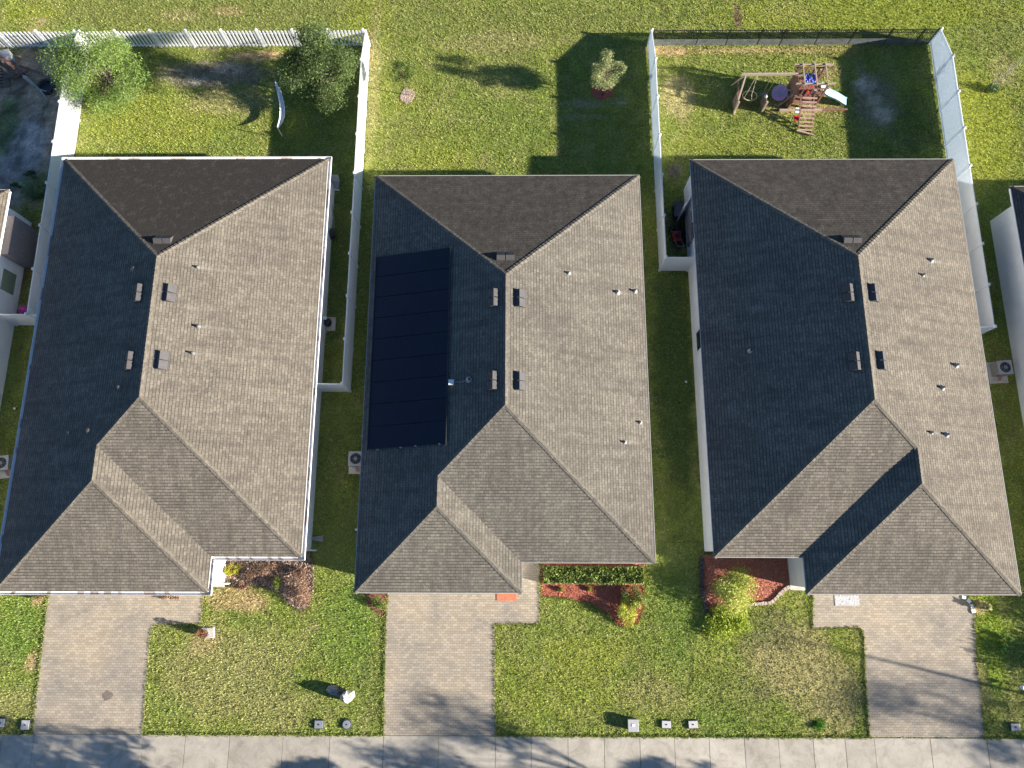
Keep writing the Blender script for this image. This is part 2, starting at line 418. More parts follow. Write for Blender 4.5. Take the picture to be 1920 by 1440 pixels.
def build_house(H, label, shingle, gutter=False, ov=.45, detail=True, wallm='stucco'):
    a, g, m = H.a, H.g, H.m
    root = thing('house', (H.X, (H.Yr+H.Yg)/2, 0), label, 'house', 'single-storey hip-roofed houses in a row')
    def pt(x, y, h, dz=0): q = H.w(x, y); return (q[0], q[1], EZ+h*PT+dz)
    K = dict(RL=pt(-a, H.Yr, 0), RR=pt(a, H.Yr, 0), N=pt(0, H.Yr-a*KR, a), S=pt(0, H.Yf+a, a), P=pt(-a+g, H.Yf+g, g), Q=pt(-a+g, H.Yg+g, g),
             GL=pt(-a, H.Yg, 0), GR=pt(-a+2*g, H.Yg, 0), V=pt(-a+2*g, H.Yf, 0), FR=pt(a, H.Yf, 0))
    rb = MB()
    for names in (('RL', 'GL', 'Q', 'P', 'S', 'N'), ('RL', 'N', 'RR'), ('RR', 'N', 'S', 'FR'), ('S', 'P', 'V', 'FR'), ('P', 'Q', 'GR', 'V'), ('Q', 'GL', 'GR')):
        ps = [K[n] for n in names]
        if m < 0: ps = ps[::-1]
        nz = Vector((0, 0, 0))
        for i in range(len(ps)): nz += Vector(ps[i-1]).cross(Vector(ps[i]))
        if nz.z < 0: ps = ps[::-1]
        rb.face(ps, roof_uv(ps))
    # shingle edge thickness and underside
    ol = H.outline(0)
    for i in range(len(ol)):
        p, q = ol[i], ol[(i+1) % len(ol)]
        rb.face([(*p, EZ-.025), (*q, EZ-.025), (*q, EZ), (*p, EZ)])
    rb.face([(*p, EZ-.025) for p in (ol if m < 0 else ol[::-1])])
    roof = rb.build('roof', shingle, root)
    aa = roof.data.attributes.new('shade_algae', 'FLOAT', 'FACE'); aa.data[1].value = 1.3 if gutter else 1.0  # rear slope carries the painted shade and stain
    # hip and ridge caps
    cap = MB()
    for A, B in (('RL', 'N'), ('RR', 'N'), ('N', 'S'), ('S', 'FR'), ('S', 'P'), ('P', 'Q'), ('Q', 'GL'), ('Q', 'GR')):
        A, B = Vector(K[A]), Vector(K[B]); d = (B-A); L = d.length; d.normalize()
        n = max(1, int(L/.2)); side = d.cross(Vector((0, 0, 1))).normalized()
        for i in range(n):
            p = A+d*(L*i/n); q = A+d*(L*(i+1.15)/n)
            for sgn in (-1, 1):
                def edge(pp, lift):
                    o = pp+side*sgn*.13; o.z = H.z(o.x, o.y)+lift; return o
                c0, c1 = p+Vector((0, 0, .018)), q+Vector((0, 0, .045)) if B.z >= A.z-.01 else q+Vector((0, 0, .03))
                if i == n-1: c1 = B+Vector((0, 0, .04))
                e0, e1 = edge(p, .012), edge(q if i < n-1 else B, .03)
                f = [c0, e0, e1, c1]
                nn = (f[1]-f[0]).cross(f[3]-f[0])
                if nn.z < 0: f = f[::-1]
                cap.face(f, [(i*.34+.02, .03), (i*.34+.3, .03), (i*.34+.3, .12), (i*.34+.02, .12)])
    c = cap.build('ridge_cap', shingle, roof)
    # fascia ring and soffit
    fb = MB(); o1, o2 = H.outline(.02), H.outline(.05)
    for i in range(6):
        p, q, p2, q2 = o1[i], o1[(i+1) % 6], o2[i], o2[(i+1) % 6]
        fb.face([(*p, EZ-.2), (*q, EZ-.2), (*q, EZ-.027), (*p, EZ-.027)]); fb.face([(*q2, EZ-.2), (*p2, EZ-.2), (*p2, EZ-.027), (*q2, EZ-.027)])
        fb.face([(*p, EZ-.2), (*p2, EZ-.2), (*q2, EZ-.2), (*q, EZ-.2)])
    fb.build('fascia', M['trim'], root)
    MB().prism(H.outline(.052), EZ-.17, EZ-.16).build('soffit', M['trim'], root)
    MB().prism(H.outline(ov), 0, EZ-.172).build('wall', M[wallm], root)
    de = MB()
    for i in range(6):
        p, q = Vector((*ol[i], 0)), Vector((*ol[(i+1) % 6], 0)); d = (q-p).normalized(); nrm = Vector((d.y, -d.x, 0))*(1 if m > 0 else -1)
        de.prism([tuple((p-d*.03+nrm*.03)[:2]), tuple((q+d*.03+nrm*.03)[:2]), tuple((q-nrm*.0)[:2]), tuple((p-nrm*.0)[:2])], EZ-.02, EZ+.006+.0008*i)
    if not gutter: de.build('drip_edge', M['drip'], root)
    if gutter:
        oo, oi = H.outline(-.16), H.outline(-.0)
        gb = MB(); dirt = MB(); mid = H.outline(-.145); bot = H.outline(-.01)
        for i in range(6):
            j = (i+1) % 6
            for A_, B_, z0, z1 in ((oo, mid, EZ-.14, EZ-.02), (bot, oi, EZ-.14, EZ-.03)):
                gb.face([(*A_[i], z1), (*A_[j], z1), (*B_[j], z1), (*B_[i], z1)])
                gb.face([(*A_[i], z0), (*A_[j], z0), (*A_[j], z1), (*A_[i], z1)])
                gb.face([(*B_[j], z0), (*B_[i], z0), (*B_[i], z1), (*B_[j], z1)])
            gb.face([(*oo[i], EZ-.14), (*oo[j], EZ-.14), (*oi[j], EZ-.14), (*oi[i], EZ-.14)])
            gb.face([(*mid[i], EZ-.132), (*mid[j], EZ-.132), (*bot[j], EZ-.132), (*bot[i], EZ-.132)])
            A_, B_ = Vector(mid[i]), Vector(mid[j]); C_, D_ = Vector(bot[i]), Vector(bot[j]); L = (B_-A_).length
            u = random.uniform(.02, .2)
            while u < .97:
                v = min(.985, u+random.uniform(.01, .06))
                dirt.face([(*A_.lerp(B_, u), EZ-.124), (*A_.lerp(B_, v), EZ-.124), (*C_.lerp(D_, v), EZ-.124), (*C_.lerp(D_, u), EZ-.124)]); u = v+random.uniform(.02, .22)
        gt = gb.build('gutter', M['trim'], root); dirt.build('silt', M['gutter_dirt'], gt)['kind'] = 'stuff'
        for cx_, cy_, dx, dy in ((a-.02, H.Yf+.3, 1, 0), (a-.02, H.Yr-.4, 1, 0), (-a+2*g+.0, H.Yg+.25, 1, 0), (-a, H.Yg+.4, -1, 0)):
            p = H.w(cx_, cy_); px_ = p[0]+m*dx*.02
            d = MB(); wall_x = p[0]-m*dx*(ov-.06)
            d.path([(px_, p[1], EZ-.14), (px_, p[1], EZ-.3), (wall_x, p[1], EZ-.55), (wall_x, p[1], .25), (wall_x+m*dx*.25, p[1], .12)], .04, .04, 6)
            d.build('downspout', M['trim'], root)
    # front door, garage door and windows, standing proud of the walls
    def opening(name, x, y, along, wd, ht, z0, mat, face, framew=.08):
        p = H.w(x, y); dx, dy = (1, 0) if along == 'x' else (0, 1)
        out = Vector(face)*1.0
        fr = MB(); pane = MB(); c_ = Vector((p[0], p[1], z0+ht/2))
        sz = lambda l, t_, h_: (l, t_, h_) if along == 'x' else (t_, l, h_)
        for s_ in (-1, 1):
            fr.box(c_+Vector((dx, dy, 0))*s_*(wd/2+framew/2)+out*.02, sz(framew, .06, ht+2*framew))
            fr.box(c_+Vector((0, 0, s_*(ht/2+framew/2)))+out*.018, sz(wd, .055, framew))
        par = pane.box(c_+out*.012, sz(wd, .02, ht)).build(name, mat, root)
        fr.build('frame', M['trim'], par)
        return par
    yw = H.Yg+ov; gd = opening('garage_door', -a+g, yw, 'x', 4.9, 2.1, 0.02, M['trim'], (0, -1, 0))
    rl = MB()
    for k in range(1, 4):
        q = H.w(-a+g, yw); rl.box((q[0], q[1]-.03, .02+k*.52), (4.9, .012, .03))
    rl.build('panel_groove', M['midgrey'], gd)
    d_ = opening('front_door', -a+2*g+.75, H.Yf+ov, 'x', .92, 2.05, .05, M['door'], (0, -1, 0))
    q = H.w(-a+2*g+.75+.35, H.Yf+ov); MB().tube((q[0], q[1]-.03, 1), (q[0], q[1]-.1, 1), .03).build('handle', M['pipe'], d_)
    opening('window', a-2.6, H.Yf+ov, 'x', 1.6, 1.3, .85, M['glass'], (0, -1, 0))
    for k, yy in enumerate((H.Yr-3.5, H.Yr-9.5) if H not in (H0, H4) else ()):
        opening('window', a-ov, yy, 'y', 1.0, 1.1, 1.0, M['glass'], (m, 0, 0))
    opening('window', 2.2, H.Yr-ov, 'x', 1.6, 1.1, 1.0, M['glass'], (0, 1, 0))
    if H is not H4 and H is not H0: opening('window', -a+ov, H.Yf+6, 'y', 1.0, 1.1, 1.0, M['glass'], (-m, 0, 0))
    return root, roof

def roof_vent(H, roof, px, py):
    """slant-back box vent: tall edge towards the ridge, louvred opening, two bays"""
    p = H.at(px, py); dn = H.slope(p.x, p.y); al = Vector((-dn.y, dn.x, 0)).normalized(); nr = al.cross(dn).normalized()
    if nr.z < 0: nr = -nr
    b = MB(); W2, Lh, h = .42, .26, .21
    q = lambda u, v, z_: p+al*u+dn*v+nr*z_
    fl = [q(-W2-.02, -Lh-.02, .015), q(W2+.02, -Lh-.02, .015), q(W2+.02, Lh+.03, .015), q(-W2-.02, Lh+.03, .015)]
    def add(f):
        n_ = (f[1]-f[0]).cross(f[2]-f[0]); c_ = sum(f, Vector())/len(f)-(p+nr*.05)
        b.face(f if n_.dot(c_) >= 0 else f[::-1])
    if (fl[1]-fl[0]).cross(fl[2]-fl[0]).z < 0: fl = fl[::-1]
    b.face(fl)
    for u0, u1 in ((-W2, -.02), (.02, W2)):
        a0, a1, m0, m1, c0, c1 = q(u0, -Lh, .02), q(u1, -Lh, .02), q(u0, -.10, h), q(u1, -.10, h), q(u0, Lh, .03), q(u1, Lh, .03)
        add([a0, a1, m1, m0]); add([m0, m1, c1, c0]); add([a0, m0, c0]); add([a1, m1, c1])
    v = b.build('roof_vent', M['vent'], roof)
    return v
def vent_pipe(H, roof, px, py, r=.045, h=.28):
    mp_, mf_ = (M['pipe'], M['lead']) if H is H1 else (M['palepipe'], M['palelead'])
    p = H.at(px, py)
    v = MB().tube(p-Vector((0, 0, .05)), p+Vector((0, 0, h)), r, r, 10).build('vent_pipe', mp_, roof)
    MB().tube(p-Vector((0, 0, .03)), p+Vector((0, 0, .09)), r*2.6, r*1.1, 10).build('flashing', mf_, v)
    MB().tube(p+Vector((0, 0, h+.001)), p+Vector((0, 0, h+.004)), r*.8, r*.8, 10).build('opening', M['dark'], v)

H1 = House(-17.108, 20.221, 7.03, 20.483, 4.93, 1.571, 1)
H2 = House(-.597, 19.212, 6.911, 19.705, 3.83, 1.351, 1)
H3 = House(15.935, 20.105, 6.901, 20.332, 4.85, 1.627, -1)
H0 = House(-33.75, 18.46, 6.95, 20.4, 4.9, 1.6, 1)
H4 = House(32.5, 18.52, 6.93, 20.4, 4.9, 1.6, -1)
def streak_list(H, pts): return [(*tuple(H.at(*p))[:2], l) for *p, l in pts]
ST1 = streak_list(H1, ((370, 501, 4.0), (371, 612, 3.4), (361, 662, 1.8)))
ST2 = streak_list(H2, ((1066, 512, 1.5), (1157, 548, 1.2), (1171, 829, 1.5)))
ST3 = streak_list(H3, ((1745, 488, 3.2), (1792, 685, 2.4), (1746, 811, 2.6), (1730, 516, 1.2)))
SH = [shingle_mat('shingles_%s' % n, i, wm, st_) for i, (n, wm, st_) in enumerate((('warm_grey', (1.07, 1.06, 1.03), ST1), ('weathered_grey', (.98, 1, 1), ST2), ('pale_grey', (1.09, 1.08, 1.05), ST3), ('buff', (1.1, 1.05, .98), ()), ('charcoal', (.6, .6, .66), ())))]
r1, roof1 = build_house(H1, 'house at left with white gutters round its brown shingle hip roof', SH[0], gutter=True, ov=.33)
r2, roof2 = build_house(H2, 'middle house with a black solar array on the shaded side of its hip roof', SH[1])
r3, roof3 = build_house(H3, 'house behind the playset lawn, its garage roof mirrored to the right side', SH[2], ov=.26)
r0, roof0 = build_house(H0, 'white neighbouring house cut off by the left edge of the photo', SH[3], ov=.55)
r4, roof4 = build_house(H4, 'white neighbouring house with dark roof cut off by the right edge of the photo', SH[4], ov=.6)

for H, rf, vs in ((H1, roof1, ((260, 550), (319, 550), (243, 677), (304, 676), (307, 450))),
                  (H2, roof2, ((925, 559), (975, 560), (923, 714), (975, 715), (948, 481))),
                  (H3, roof3, ((1590, 550), (1638, 550), (1602, 678), (1653, 677), (1596, 449)))):
    for px, py in vs: roof_vent(H, rf, px, py)
for H, rf, vs in ((H1, roof1, ((370, 501), (371, 612), (361, 662), (251, 503), (224, 726), (167, 807), (130, 811))),
                  (H2, roof2, ((1066, 512), (1157, 548), (1190, 546), (1171, 829), (1200, 792), (880, 712))),
                  (H3, roof3, ((1745, 488), (1730, 516), (1792, 685), (1766, 727), (1746, 811), (1774, 815), (1407, 658)))):
    for i, (px, py) in enumerate(vs): vent_pipe(H, rf, px, py, random.choice((.045, .055, .065)), random.uniform(.14, .22))

# solar pool-heating array on the west slope of the middle house
q_ = lambda px, py, dz: H2.at(px, py, dz)
NW, NE, SW, SE = q_(706, 482, .06), q_(845, 464, .06), q_(689, 843, .06), q_(836, 832, .06)
sol = thing('solar_array', (0, 0, 0), None, None); bpy.data.objects.remove(sol)
n = 9
for i in range(n):
    e = .0009; t0, t1 = i/n+e*1.5, (i+1)/n-e*1.5
    skew = [NW.lerp(SW, t0), NE.lerp(SE, t0), NE.lerp(SE, t1), NW.lerp(SW, t1)]
    b = MB(); top = [Vector((p.x, p.y, H2.z(p.x, p.y)+.075)) for p in skew]; bo = [Vector((p.x, p.y, H2.z(p.x, p.y)+.035)) for p in skew]
    b.face(top[::-1] if (top[1]-top[0]).cross(top[2]-top[0]).z < 0 else top)
    for k in range(4):
        b.face([bo[k], bo[(k+1) % 4], top[(k+1) % 4], top[k]])
    b.build('solar_panel', M['solar'], roof2)
hd = MB(); lift = lambda p, d: Vector((p.x, p.y, H2.z(p.x, p.y)+d))
hd.tube(lift(NE.lerp(SE, -.005), .08), lift(NE.lerp(SE, 1.01), .08), .03, .03, 8)
hd.tube(lift(NW.lerp(SW, -.005), .08), lift(NW.lerp(SW, 1.005), .08), .03, .03, 8)
hd.build('header_pipe', M['blackmetal'], roof2)
for px, py in ((708, 843), (751, 839), (779, 836), (824, 832)):
    p = q_(px, py, .06); MB().box(p, (.09, .06, .05)).build('strap_clip', M['palegrey'], roof2)
p = q_(846, 717, .1); jb = MB().box(p, (.26, .26, .16), top=.92).build('junction_box', M['white'], roof2)
pp = [lift(q_(846, 717, .05), .05), lift(q_(866, 716, .05), .05), lift(q_(880, 712, .05), .05)]
MB().path(pp, .02, .02, 6).build('conduit', M['midgrey'], roof2)

# ------------------------------------------------------------------ fences
def fence_run(root, A, B, h=1.83, step=2.4, first_low=None, post_end=True, post_start=True):
    """solid tongue and groove vinyl run from A to B; first_low: height at A when the first panel rakes up"""
    A, B = Vector((*A, 0)), Vector((*B, 0)); d = B-A; L = d.length; d.normalize(); n = max(1, round(L/step)); rz = math.atan2(d.y, d.x)
    for i in range(n+1):
        if (i == n and not post_end) or (i == 0 and not post_start): continue
        p = A+d*(L*i/n); hh = (first_low if (first_low and i == 0) else h)+.06
        b = MB(); b.box((p.x, p.y, hh/2), (.127, .127, hh), rz); post = b.build('post', M['vinyl'], root)
        c = MB(); c.box((p.x, p.y, hh+.012), (.15, .15, .024), rz); c.box((p.x, p.y, hh+.044), (.14, .14, .04), rz, top=.1); c.build('post_cap', M['vinyl'], post)
    sd_ = Vector((-d.y, d.x, 0))
    for i in range(n):
        p = A+d*(L*i/n+.064); q = A+d*(L*(i+1)/n-.064)
        h0, h1 = (first_low if (first_low and i == 0) else h), h
        b = MB()
        def slab(t, z0a, z0b, z1a, z1b, mb, pa=p, qa=q):
            v = [pa-sd_*t, qa-sd_*t, qa+sd_*t, pa+sd_*t]; lo = [z0a, z0b, z0b, z0a]; hi = [z1a, z1b, z1b, z1a]; k = len(mb.v)
            mb.v += [(w_.x, w_.y, z) for w_, z in zip(v, lo)]+[(w_.x, w_.y, z) for w_, z in zip(v, hi)]
            for f in ((3, 2, 1, 0), (4, 5, 6, 7), (0, 1, 5, 4), (1, 2, 6, 5), (2, 3, 7, 6), (3, 0, 4, 7)): mb.f.append(tuple(k+j for j in f)); mb.uv.append(None)
        # boards 15 cm wide with fine grooves
        nb = 15; Lp = (q-p).length
        for j in range(nb):
            ua, ub = j/nb+.0012, (j+1)/nb-.0012
            za, zb = h0+(h1-h0)*ua, h0+(h1-h0)*ub
            slab(.012, .14, .14, za-.12, zb-.12, b, p.lerp(q, ua), p.lerp(q, ub))
        pn = b.build('panel', M['vinyl'], root)
        r = MB(); slab(.025, h0-.13, h1-.13, h0, h1, r); r.build('rail', M['vinyl'], pn)
        r = MB(); slab(.025, .06, .06, .19, .19, r); r.build('rail', M['vinyl'], pn)

def solid_fence(label, pts, low=None, group='white vinyl privacy fences'):
    c = Vector((*pts[0], 0)); root = thing('vinyl_fence', c, label, 'fence', group)
    for i in range(len(pts)-1):
        fence_run(root, pts[i], pts[i+1], first_low=low if i == 0 else None, post_start=(i == 0))
    return root
YB = 29.32
solid_fence('long white vinyl fence between the bare dirt yard and the hammock lawn',
            [(-25.62, YB), (-25.45, 11.9), (-24.0, 11.88)], low=1.3)
fr = thing('vinyl_fence', (-25.6, 11.9, 0), 'short white vinyl fence closing the gap to the leftmost cut-off house', 'fence', 'white vinyl privacy fences')
fence_run(fr, (-25.55, 11.88), (-27.2, 11.9), post_start=False)
solid_fence('white vinyl fence right of the hammock lawn, turning in to the guttered house', [(-8.88, YB), (-8.87, 8.2), (-10.45, 8.22)], low=1.22)
solid_fence('white vinyl fence left of the playset lawn, ending beside the red mower', [(7.70, YB), (7.72, 15.0), (9.25, 15.0)], low=1.22)
solid_fence('white vinyl fence right of the playset lawn, bordering the open green field', [(24.33, YB), (24.22, 11.2), (22.55, 11.15)], low=1.22)

def picket_fence(label, x0, x1, y):
    root = thing('picket_fence', (x0, y, 0), label, 'fence', 'white picket fences along the back'); L = x1-x0; n = max(1, round(L/2.05))
    for i in range(n+1):
        x = x0+L*i/n
        ps = MB().box((x, y, .71), (.12, .12, 1.42)).build('post', M['vinyl'], root)
        MB().box((x, y, 1.45), (.14, .14, .06), top=.2).build('post_cap', M['vinyl'], ps)
        if i == n: break
        b = MB(); a0, a1 = x+.06, x+L/n-.06
        for z in (.16, 1.1): b.box(((a0+a1)/2, y, z), (a1-a0, .04, .08))
        k = 9; w_ = (a1-a0)/k
        for j in range(k):
            xx = a0+w_*(j+.5)
            b.box((xx, y-.032, .70), (.105, .022, 1.24)); b.box((xx, y-.032, 1.35), (.105, .022, .06), top=.3)
        b.build('panel', M['vinyl'], root)
picket_fence('white picket fence behind the hammock lawn, half hidden by two trees', -25.5, -9.0, YB)
picket_fence('short stretch of white picket fence above the heap of brown lumber', -34.9, -25.75, YB)

# black aluminium fence behind the playset
root = thing('metal_fence', (7.8, YB, 0), 'black metal rail fence with a gate, closing the back of the playset lawn', 'fence')
xs = [7.85, 10.3, 12.75, 14.1-.0, 15.25, 17.9, 20.1, 22.3, 24.2]
xs = [7.85] + [P2(1200+zx/2.667, 72, .6)[0] for zx in (290, 440, 600, 715, 890, 1060, 1240, 1400)] + [24.2]
xs = sorted(xs)
for i, x in enumerate(xs):
    big = i in (3, 4)
    ps = MB().box((x, YB, .64), (.09 if big else .06,)*2+(1.28,)).build('post', M['blackmetal'], root)
    MB().box((x, YB, 1.295), (.1 if big else .07,)*2+(.03,), top=.5).build('post_cap', M['blackmetal'], ps)
for i in range(len(xs)-1):
    a0, a1 = xs[i]+.03, xs[i+1]-.03
    b = MB()
    for z in (.12, .98, 1.18): b.box(((a0+a1)/2, YB, z), (a1-a0, .032, .035))
    k = max(3, int((a1-a0)/.115))
    for j in range(k): b.box((a0+(a1-a0)*(j+.5)/k, YB, .64), (.022, .018, 1.16))
    p_ = b.build('gate' if i == 3 else 'panel', M['blackmetal'], root)
    if i == 3: MB().box((a1-.12, YB-.04, .9), (.1, .06, .12)).build('latch', M['blackmetal'], p_)
    s_ = MB()
    nn = int((a1-a0)/.055)
    for j in range(nn): s_.box((a0+(a1-a0)*(j+.5)/nn, YB-.035, .27), (.036, .006, .46))
    for z in (.05, .16, .27, .38, .49): s_.box(((a0+a1)/2, YB-.045, z), (a1-a0, .006, .05))
    s_.build('mesh_screen', M['meshgrey'], root)

# ------------------------------------------------------------------ pavings
SWY0, SWY1 = -10.05, -8.5
d1 = [P2(*q) for q in ((91, 1090), (91, 1117), (75, 1255), (66, 1332), (61, 1377), (269, 1377), (275, 1292), (282, 1200), (288, 1172), (378, 1170), (382, 1118), (382, 1090))]
d2 = [P2(*q) for q in ((728, 1085), (727, 1112), (723, 1180), (719, 1379), (929, 1379), (928, 1171), (1008, 1170), (1012, 1166), (1014, 1060), (980, 1040), (960, 1085))]
d3 = [P2(*q) for q in ((1522, 1090), (1523, 1116), (1524, 1180), (1545, 1178), (1610, 1177), (1617, 1182), (1619, 1190), (1622, 1275), (1630, 1381), (1845, 1382), (1839, 1305), (1830, 1230), (1827, 1155), (1817, 1128), (1805, 1122), (1800, 1090))]
d1 = [(x, max(y, SWY1)) for x, y in d1]; d2 = [(x, max(y, SWY1)) for x, y in d2]; d3 = [(x, max(y, SWY1)) for x, y in d3]
for d_, mt in zip((d1, d2, d3), PAV):
    o = MB().prism(d_, -.1, .035).build('driveway', mt); tag(o, kind='structure')
# sidewalk slabs
joints = [P2(x, 1400)[0] for x in (62, 267, 347, 430, 530, 618, 719, 822, 929, 996, 1065, 1133, 1200, 1265, 1330, 1396, 1460, 1525, 1585, 1640, 1745, 1851, 1915)]
x = joints[0]
while x > -75: x -= 1.52; joints.insert(0, x)
x = joints[-1]
while x < 75: x += 1.52; joints.append(x)
b = MB()
for i in range(len(joints)-1):
    g0 = .009 if i % 2 else .012
    z = .03+.004*((i*7) % 3)
    b.prism([(joints[i]+g0, SWY0), (joints[i+1]-g0, SWY0), (joints[i+1]-g0, SWY1-.02), (joints[i]+g0, SWY1-.02)], -.1, z)
sw_ = tag(b.build('sidewalk', M['concrete']), kind='structure')
ta_ = sw_.data.attributes.new('tone', 'FLOAT', 'FACE'); rd = random.Random(5); tv = 0
for i in range(len(sw_.data.polygons)):
    if i % 6 == 0: tv = rd.choice((-.12, -.05, 0, 0, .05, .08))
    ta_.data[i].value = tv
b = MB(); b.prism([(-300, -22), (300, -22), (300, -13.6), (-300, -13.6)], -.1, .004); tag(b.build('road', M['asphalt']), kind='structure')
b = MB(); b.prism([(-300, -13.6), (300, -13.6), (300, -13.4), (-300, -13.4)], -.1, .12); tag(b.build('kerb', M['concrete']), kind='structure')
for d_, mt in zip((d1, d2, d3), PAV):
    xs_ = [p[0] for p in d_ if p[1] < -8.3]
    tag(MB().prism([(min(xs_), -13.38), (max(xs_), -13.38), (max(xs_), SWY0-.02), (min(xs_), SWY0-.02)], -.1, .03).build('driveway_apron', mt), kind='structure')

# porch slabs
porch1 = [P2(*q) for q in ((399, 1030), (399, 1100), (421, 1101), (424, 1040))]
porch3 = [P2(*q) for q in ((1474, 1030), (1481, 1106), (1507, 1107), (1512, 1030))]
for lb, pl in (('pale concrete porch slab under the white gutter corner', porch1), ('narrow concrete porch slab beside the red mulch bed and bush', porch3)):
    tag(MB().prism(pl, -.05, .09).build('porch_slab', M['slab']), lb, 'porch slab', 'porch slabs')

# ------------------------------------------------------------------ lawn colour, one sheet, and grass
G_GREEN, G_LIME, G_OLIVE, G_STRAW, G_TAN, G_DIRT, G_SAND, G_DARK = (np.array(c) for c in
    ((.19, .31, .06), (.37, .42, .07), (.29, .325, .10), (.45, .41, .20), (.55, .41, .24), (.42, .32, .235), (.52, .47, .42), (.09, .15, .05)))
patches = []   # (cx, cy, rx, ry, colour, strength, bareness)
def patch(px, py, rx, ry, c, s=.8, bare=0.):
    p = site(px, py); k = (site(px+10, py)-p).length/10
    patches.append((p.x, p.y, rx*k, ry*k, np.array(c), s, bare))
# open field behind
patch(380, 25, 380, 45, G_OLIVE, .7); patch(960, 40, 300, 40, G_OLIVE, .6); patch(1650, 25, 300, 40, G_LIME, .7); patch(60, 25, 60, 20, G_LIME, .6)
patch(1382, 32, 9, 30, (.2, .14, .09), .8, .5); patch(1480, 20, 60, 25, G_STRAW, .35); patch(340, 30, 40, 14, G_STRAW, .6); patch(430, 22, 30, 12, G_TAN, .5, .2)
patch(930, 80, 120, 25, G_STRAW, .5); patch(690, 30, 50, 60, G_LIME, .5); patch(1870, 60, 60, 60, G_OLIVE, .5); patch(1850, 240, 60, 130, G_LIME, .8)
patch(1880, 130, 30, 40, G_STRAW, .5); patch(700, 150, 14, 160, G_STRAW, .6, .2); patch(690, 90, 10, 40, G_TAN, .6, .3)
# bare yard at the far left
patch(45, 230, 90, 190, G_DIRT, 1.2, 1.); patch(50, 270, 45, 60, (.40, .38, .38), .8, 1); patch(20, 330, 60, 60, (.30, .29, .30), .7, .9); patch(70, 350, 40, 30, G_DARK, .7, .3)
patch(15, 230, 25, 60, G_DARK, .7, .3)
patch(40, 480, 30, 100, (.14, .1, .06), .7, .6)
# hammock lawn
patch(300, 230, 150, 60, G_LIME, .5); patch(400, 140, 110, 32, (.27, .24, .19), .8, .5); patch(430, 130, 30, 14, (.5, .47, .43), .6, .6); patch(370, 150, 25, 12, (.45, .42, .38), .6, .6); patch(480, 105, 60, 12, G_TAN, .8, .5); patch(430, 190, 90, 30, G_STRAW, .6, .2)
patch(245, 165, 20, 12, G_TAN, .6, .3); patch(385, 90, 30, 6, (.3, .26, .2), .6, .4)
# middle back lawn
patch(760, 250, 60, 60, G_OLIVE, .5); patch(930, 240, 130, 60, G_GREEN, .25); patch(1100, 195, 40, 12, (.42, .38, .30), .5, .4); patch(1160, 190, 22, 10, (.42, .38, .30), .5, .4); patch(930, 140, 80, 40, G_STRAW, .35)
patch(1100, 220, 60, 8, G_SAND, .3, .3); patch(800, 290, 60, 30, G_LIME, .4)
# playset lawn
patch(1270, 180, 35, 50, G_STRAW, .9, .3); patch(1250, 95, 40, 12, G_TAN, .7, .5); patch(1400, 95, 180, 6, G_TAN, .6, .4); patch(1640, 190, 48, 62, (.36, .31, .24), .65, .35); patch(1622, 160, 22, 18, (.62, .54, .43), .7, .6); patch(1655, 215, 24, 20, (.62, .54, .43), .7, .6); patch(1640, 185, 16, 14, (.62, .54, .43), .6, .6)
patch(1560, 90, 80, 25, G_TAN, .3, .1); patch(1500, 200, 70, 25, G_TAN, .5, .4); patch(1400, 185, 30, 25, (.1, .08, .05), .5, .5); patch(1330, 270, 80, 20, G_LIME, .4)
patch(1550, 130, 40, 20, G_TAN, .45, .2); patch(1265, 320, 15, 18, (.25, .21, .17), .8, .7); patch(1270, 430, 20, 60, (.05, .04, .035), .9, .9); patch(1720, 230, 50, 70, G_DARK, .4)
# side strips
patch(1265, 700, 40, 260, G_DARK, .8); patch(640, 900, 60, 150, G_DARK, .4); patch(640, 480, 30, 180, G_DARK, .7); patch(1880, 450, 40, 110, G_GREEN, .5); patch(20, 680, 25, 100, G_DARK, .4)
# front lawns
patch(35, 1180, 50, 70, G_GREEN, .6); patch(60, 1240, 14, 20, G_TAN, .7, .3); patch(40, 1320, 60, 30, G_STRAW, .45); patch(70, 1125, 14, 9, G_TAN, .7, .3)
patch(440, 1122, 60, 26, G_TAN, .65, .15); patch(470, 1135, 40, 18, G_TAN, .5, .1); patch(420, 1260, 130, 90, G_STRAW, .5); patch(590, 1175, 12, 8, G_TAN, .6, .2); patch(650, 1180, 60, 100, G_GREEN, .55); patch(520, 1330, 70, 40, G_STRAW, .5)
patch(385, 1200, 30, 30, G_TAN, .45, .2); patch(690, 1290, 25, 50, (.14, .19, .07), .4); patch(305, 1200, 25, 60, G_OLIVE, .6)
patch(1100, 1230, 90, 40, G_LIME, .5); patch(1060, 1300, 120, 40, G_LIME, .35); patch(960, 1200, 30, 30, G_OLIVE, .6); patch(1220, 1300, 60, 40, G_STRAW, .45)
patch(1270, 1180, 40, 90, G_GREEN, .45); patch(1480, 1240, 90, 70, G_STRAW, .9, .1); patch(1560, 1300, 60, 70, G_STRAW, .8, .1); patch(1430, 1180, 60, 40, (.20, .22, .10), .5)
patch(1400, 1300, 60, 50, G_OLIVE, .6); patch(1430, 1300, 22, 14, (.2, .18, .12), .45, .2); patch(1535, 1357, 12, 12, (.09, .2, .02), .9); patch(1350, 1350, 60, 30, G_GREEN, .4)
patch(1858, 1200, 26, 100, (.30, .40, .06), .8); patch(1845, 1290, 14, 60, G_STRAW, .5); patch(1900, 1330, 30, 40, G_STRAW, .4); patch(1835, 1140, 12, 14, G_TAN, .8, .3)
PA = patches
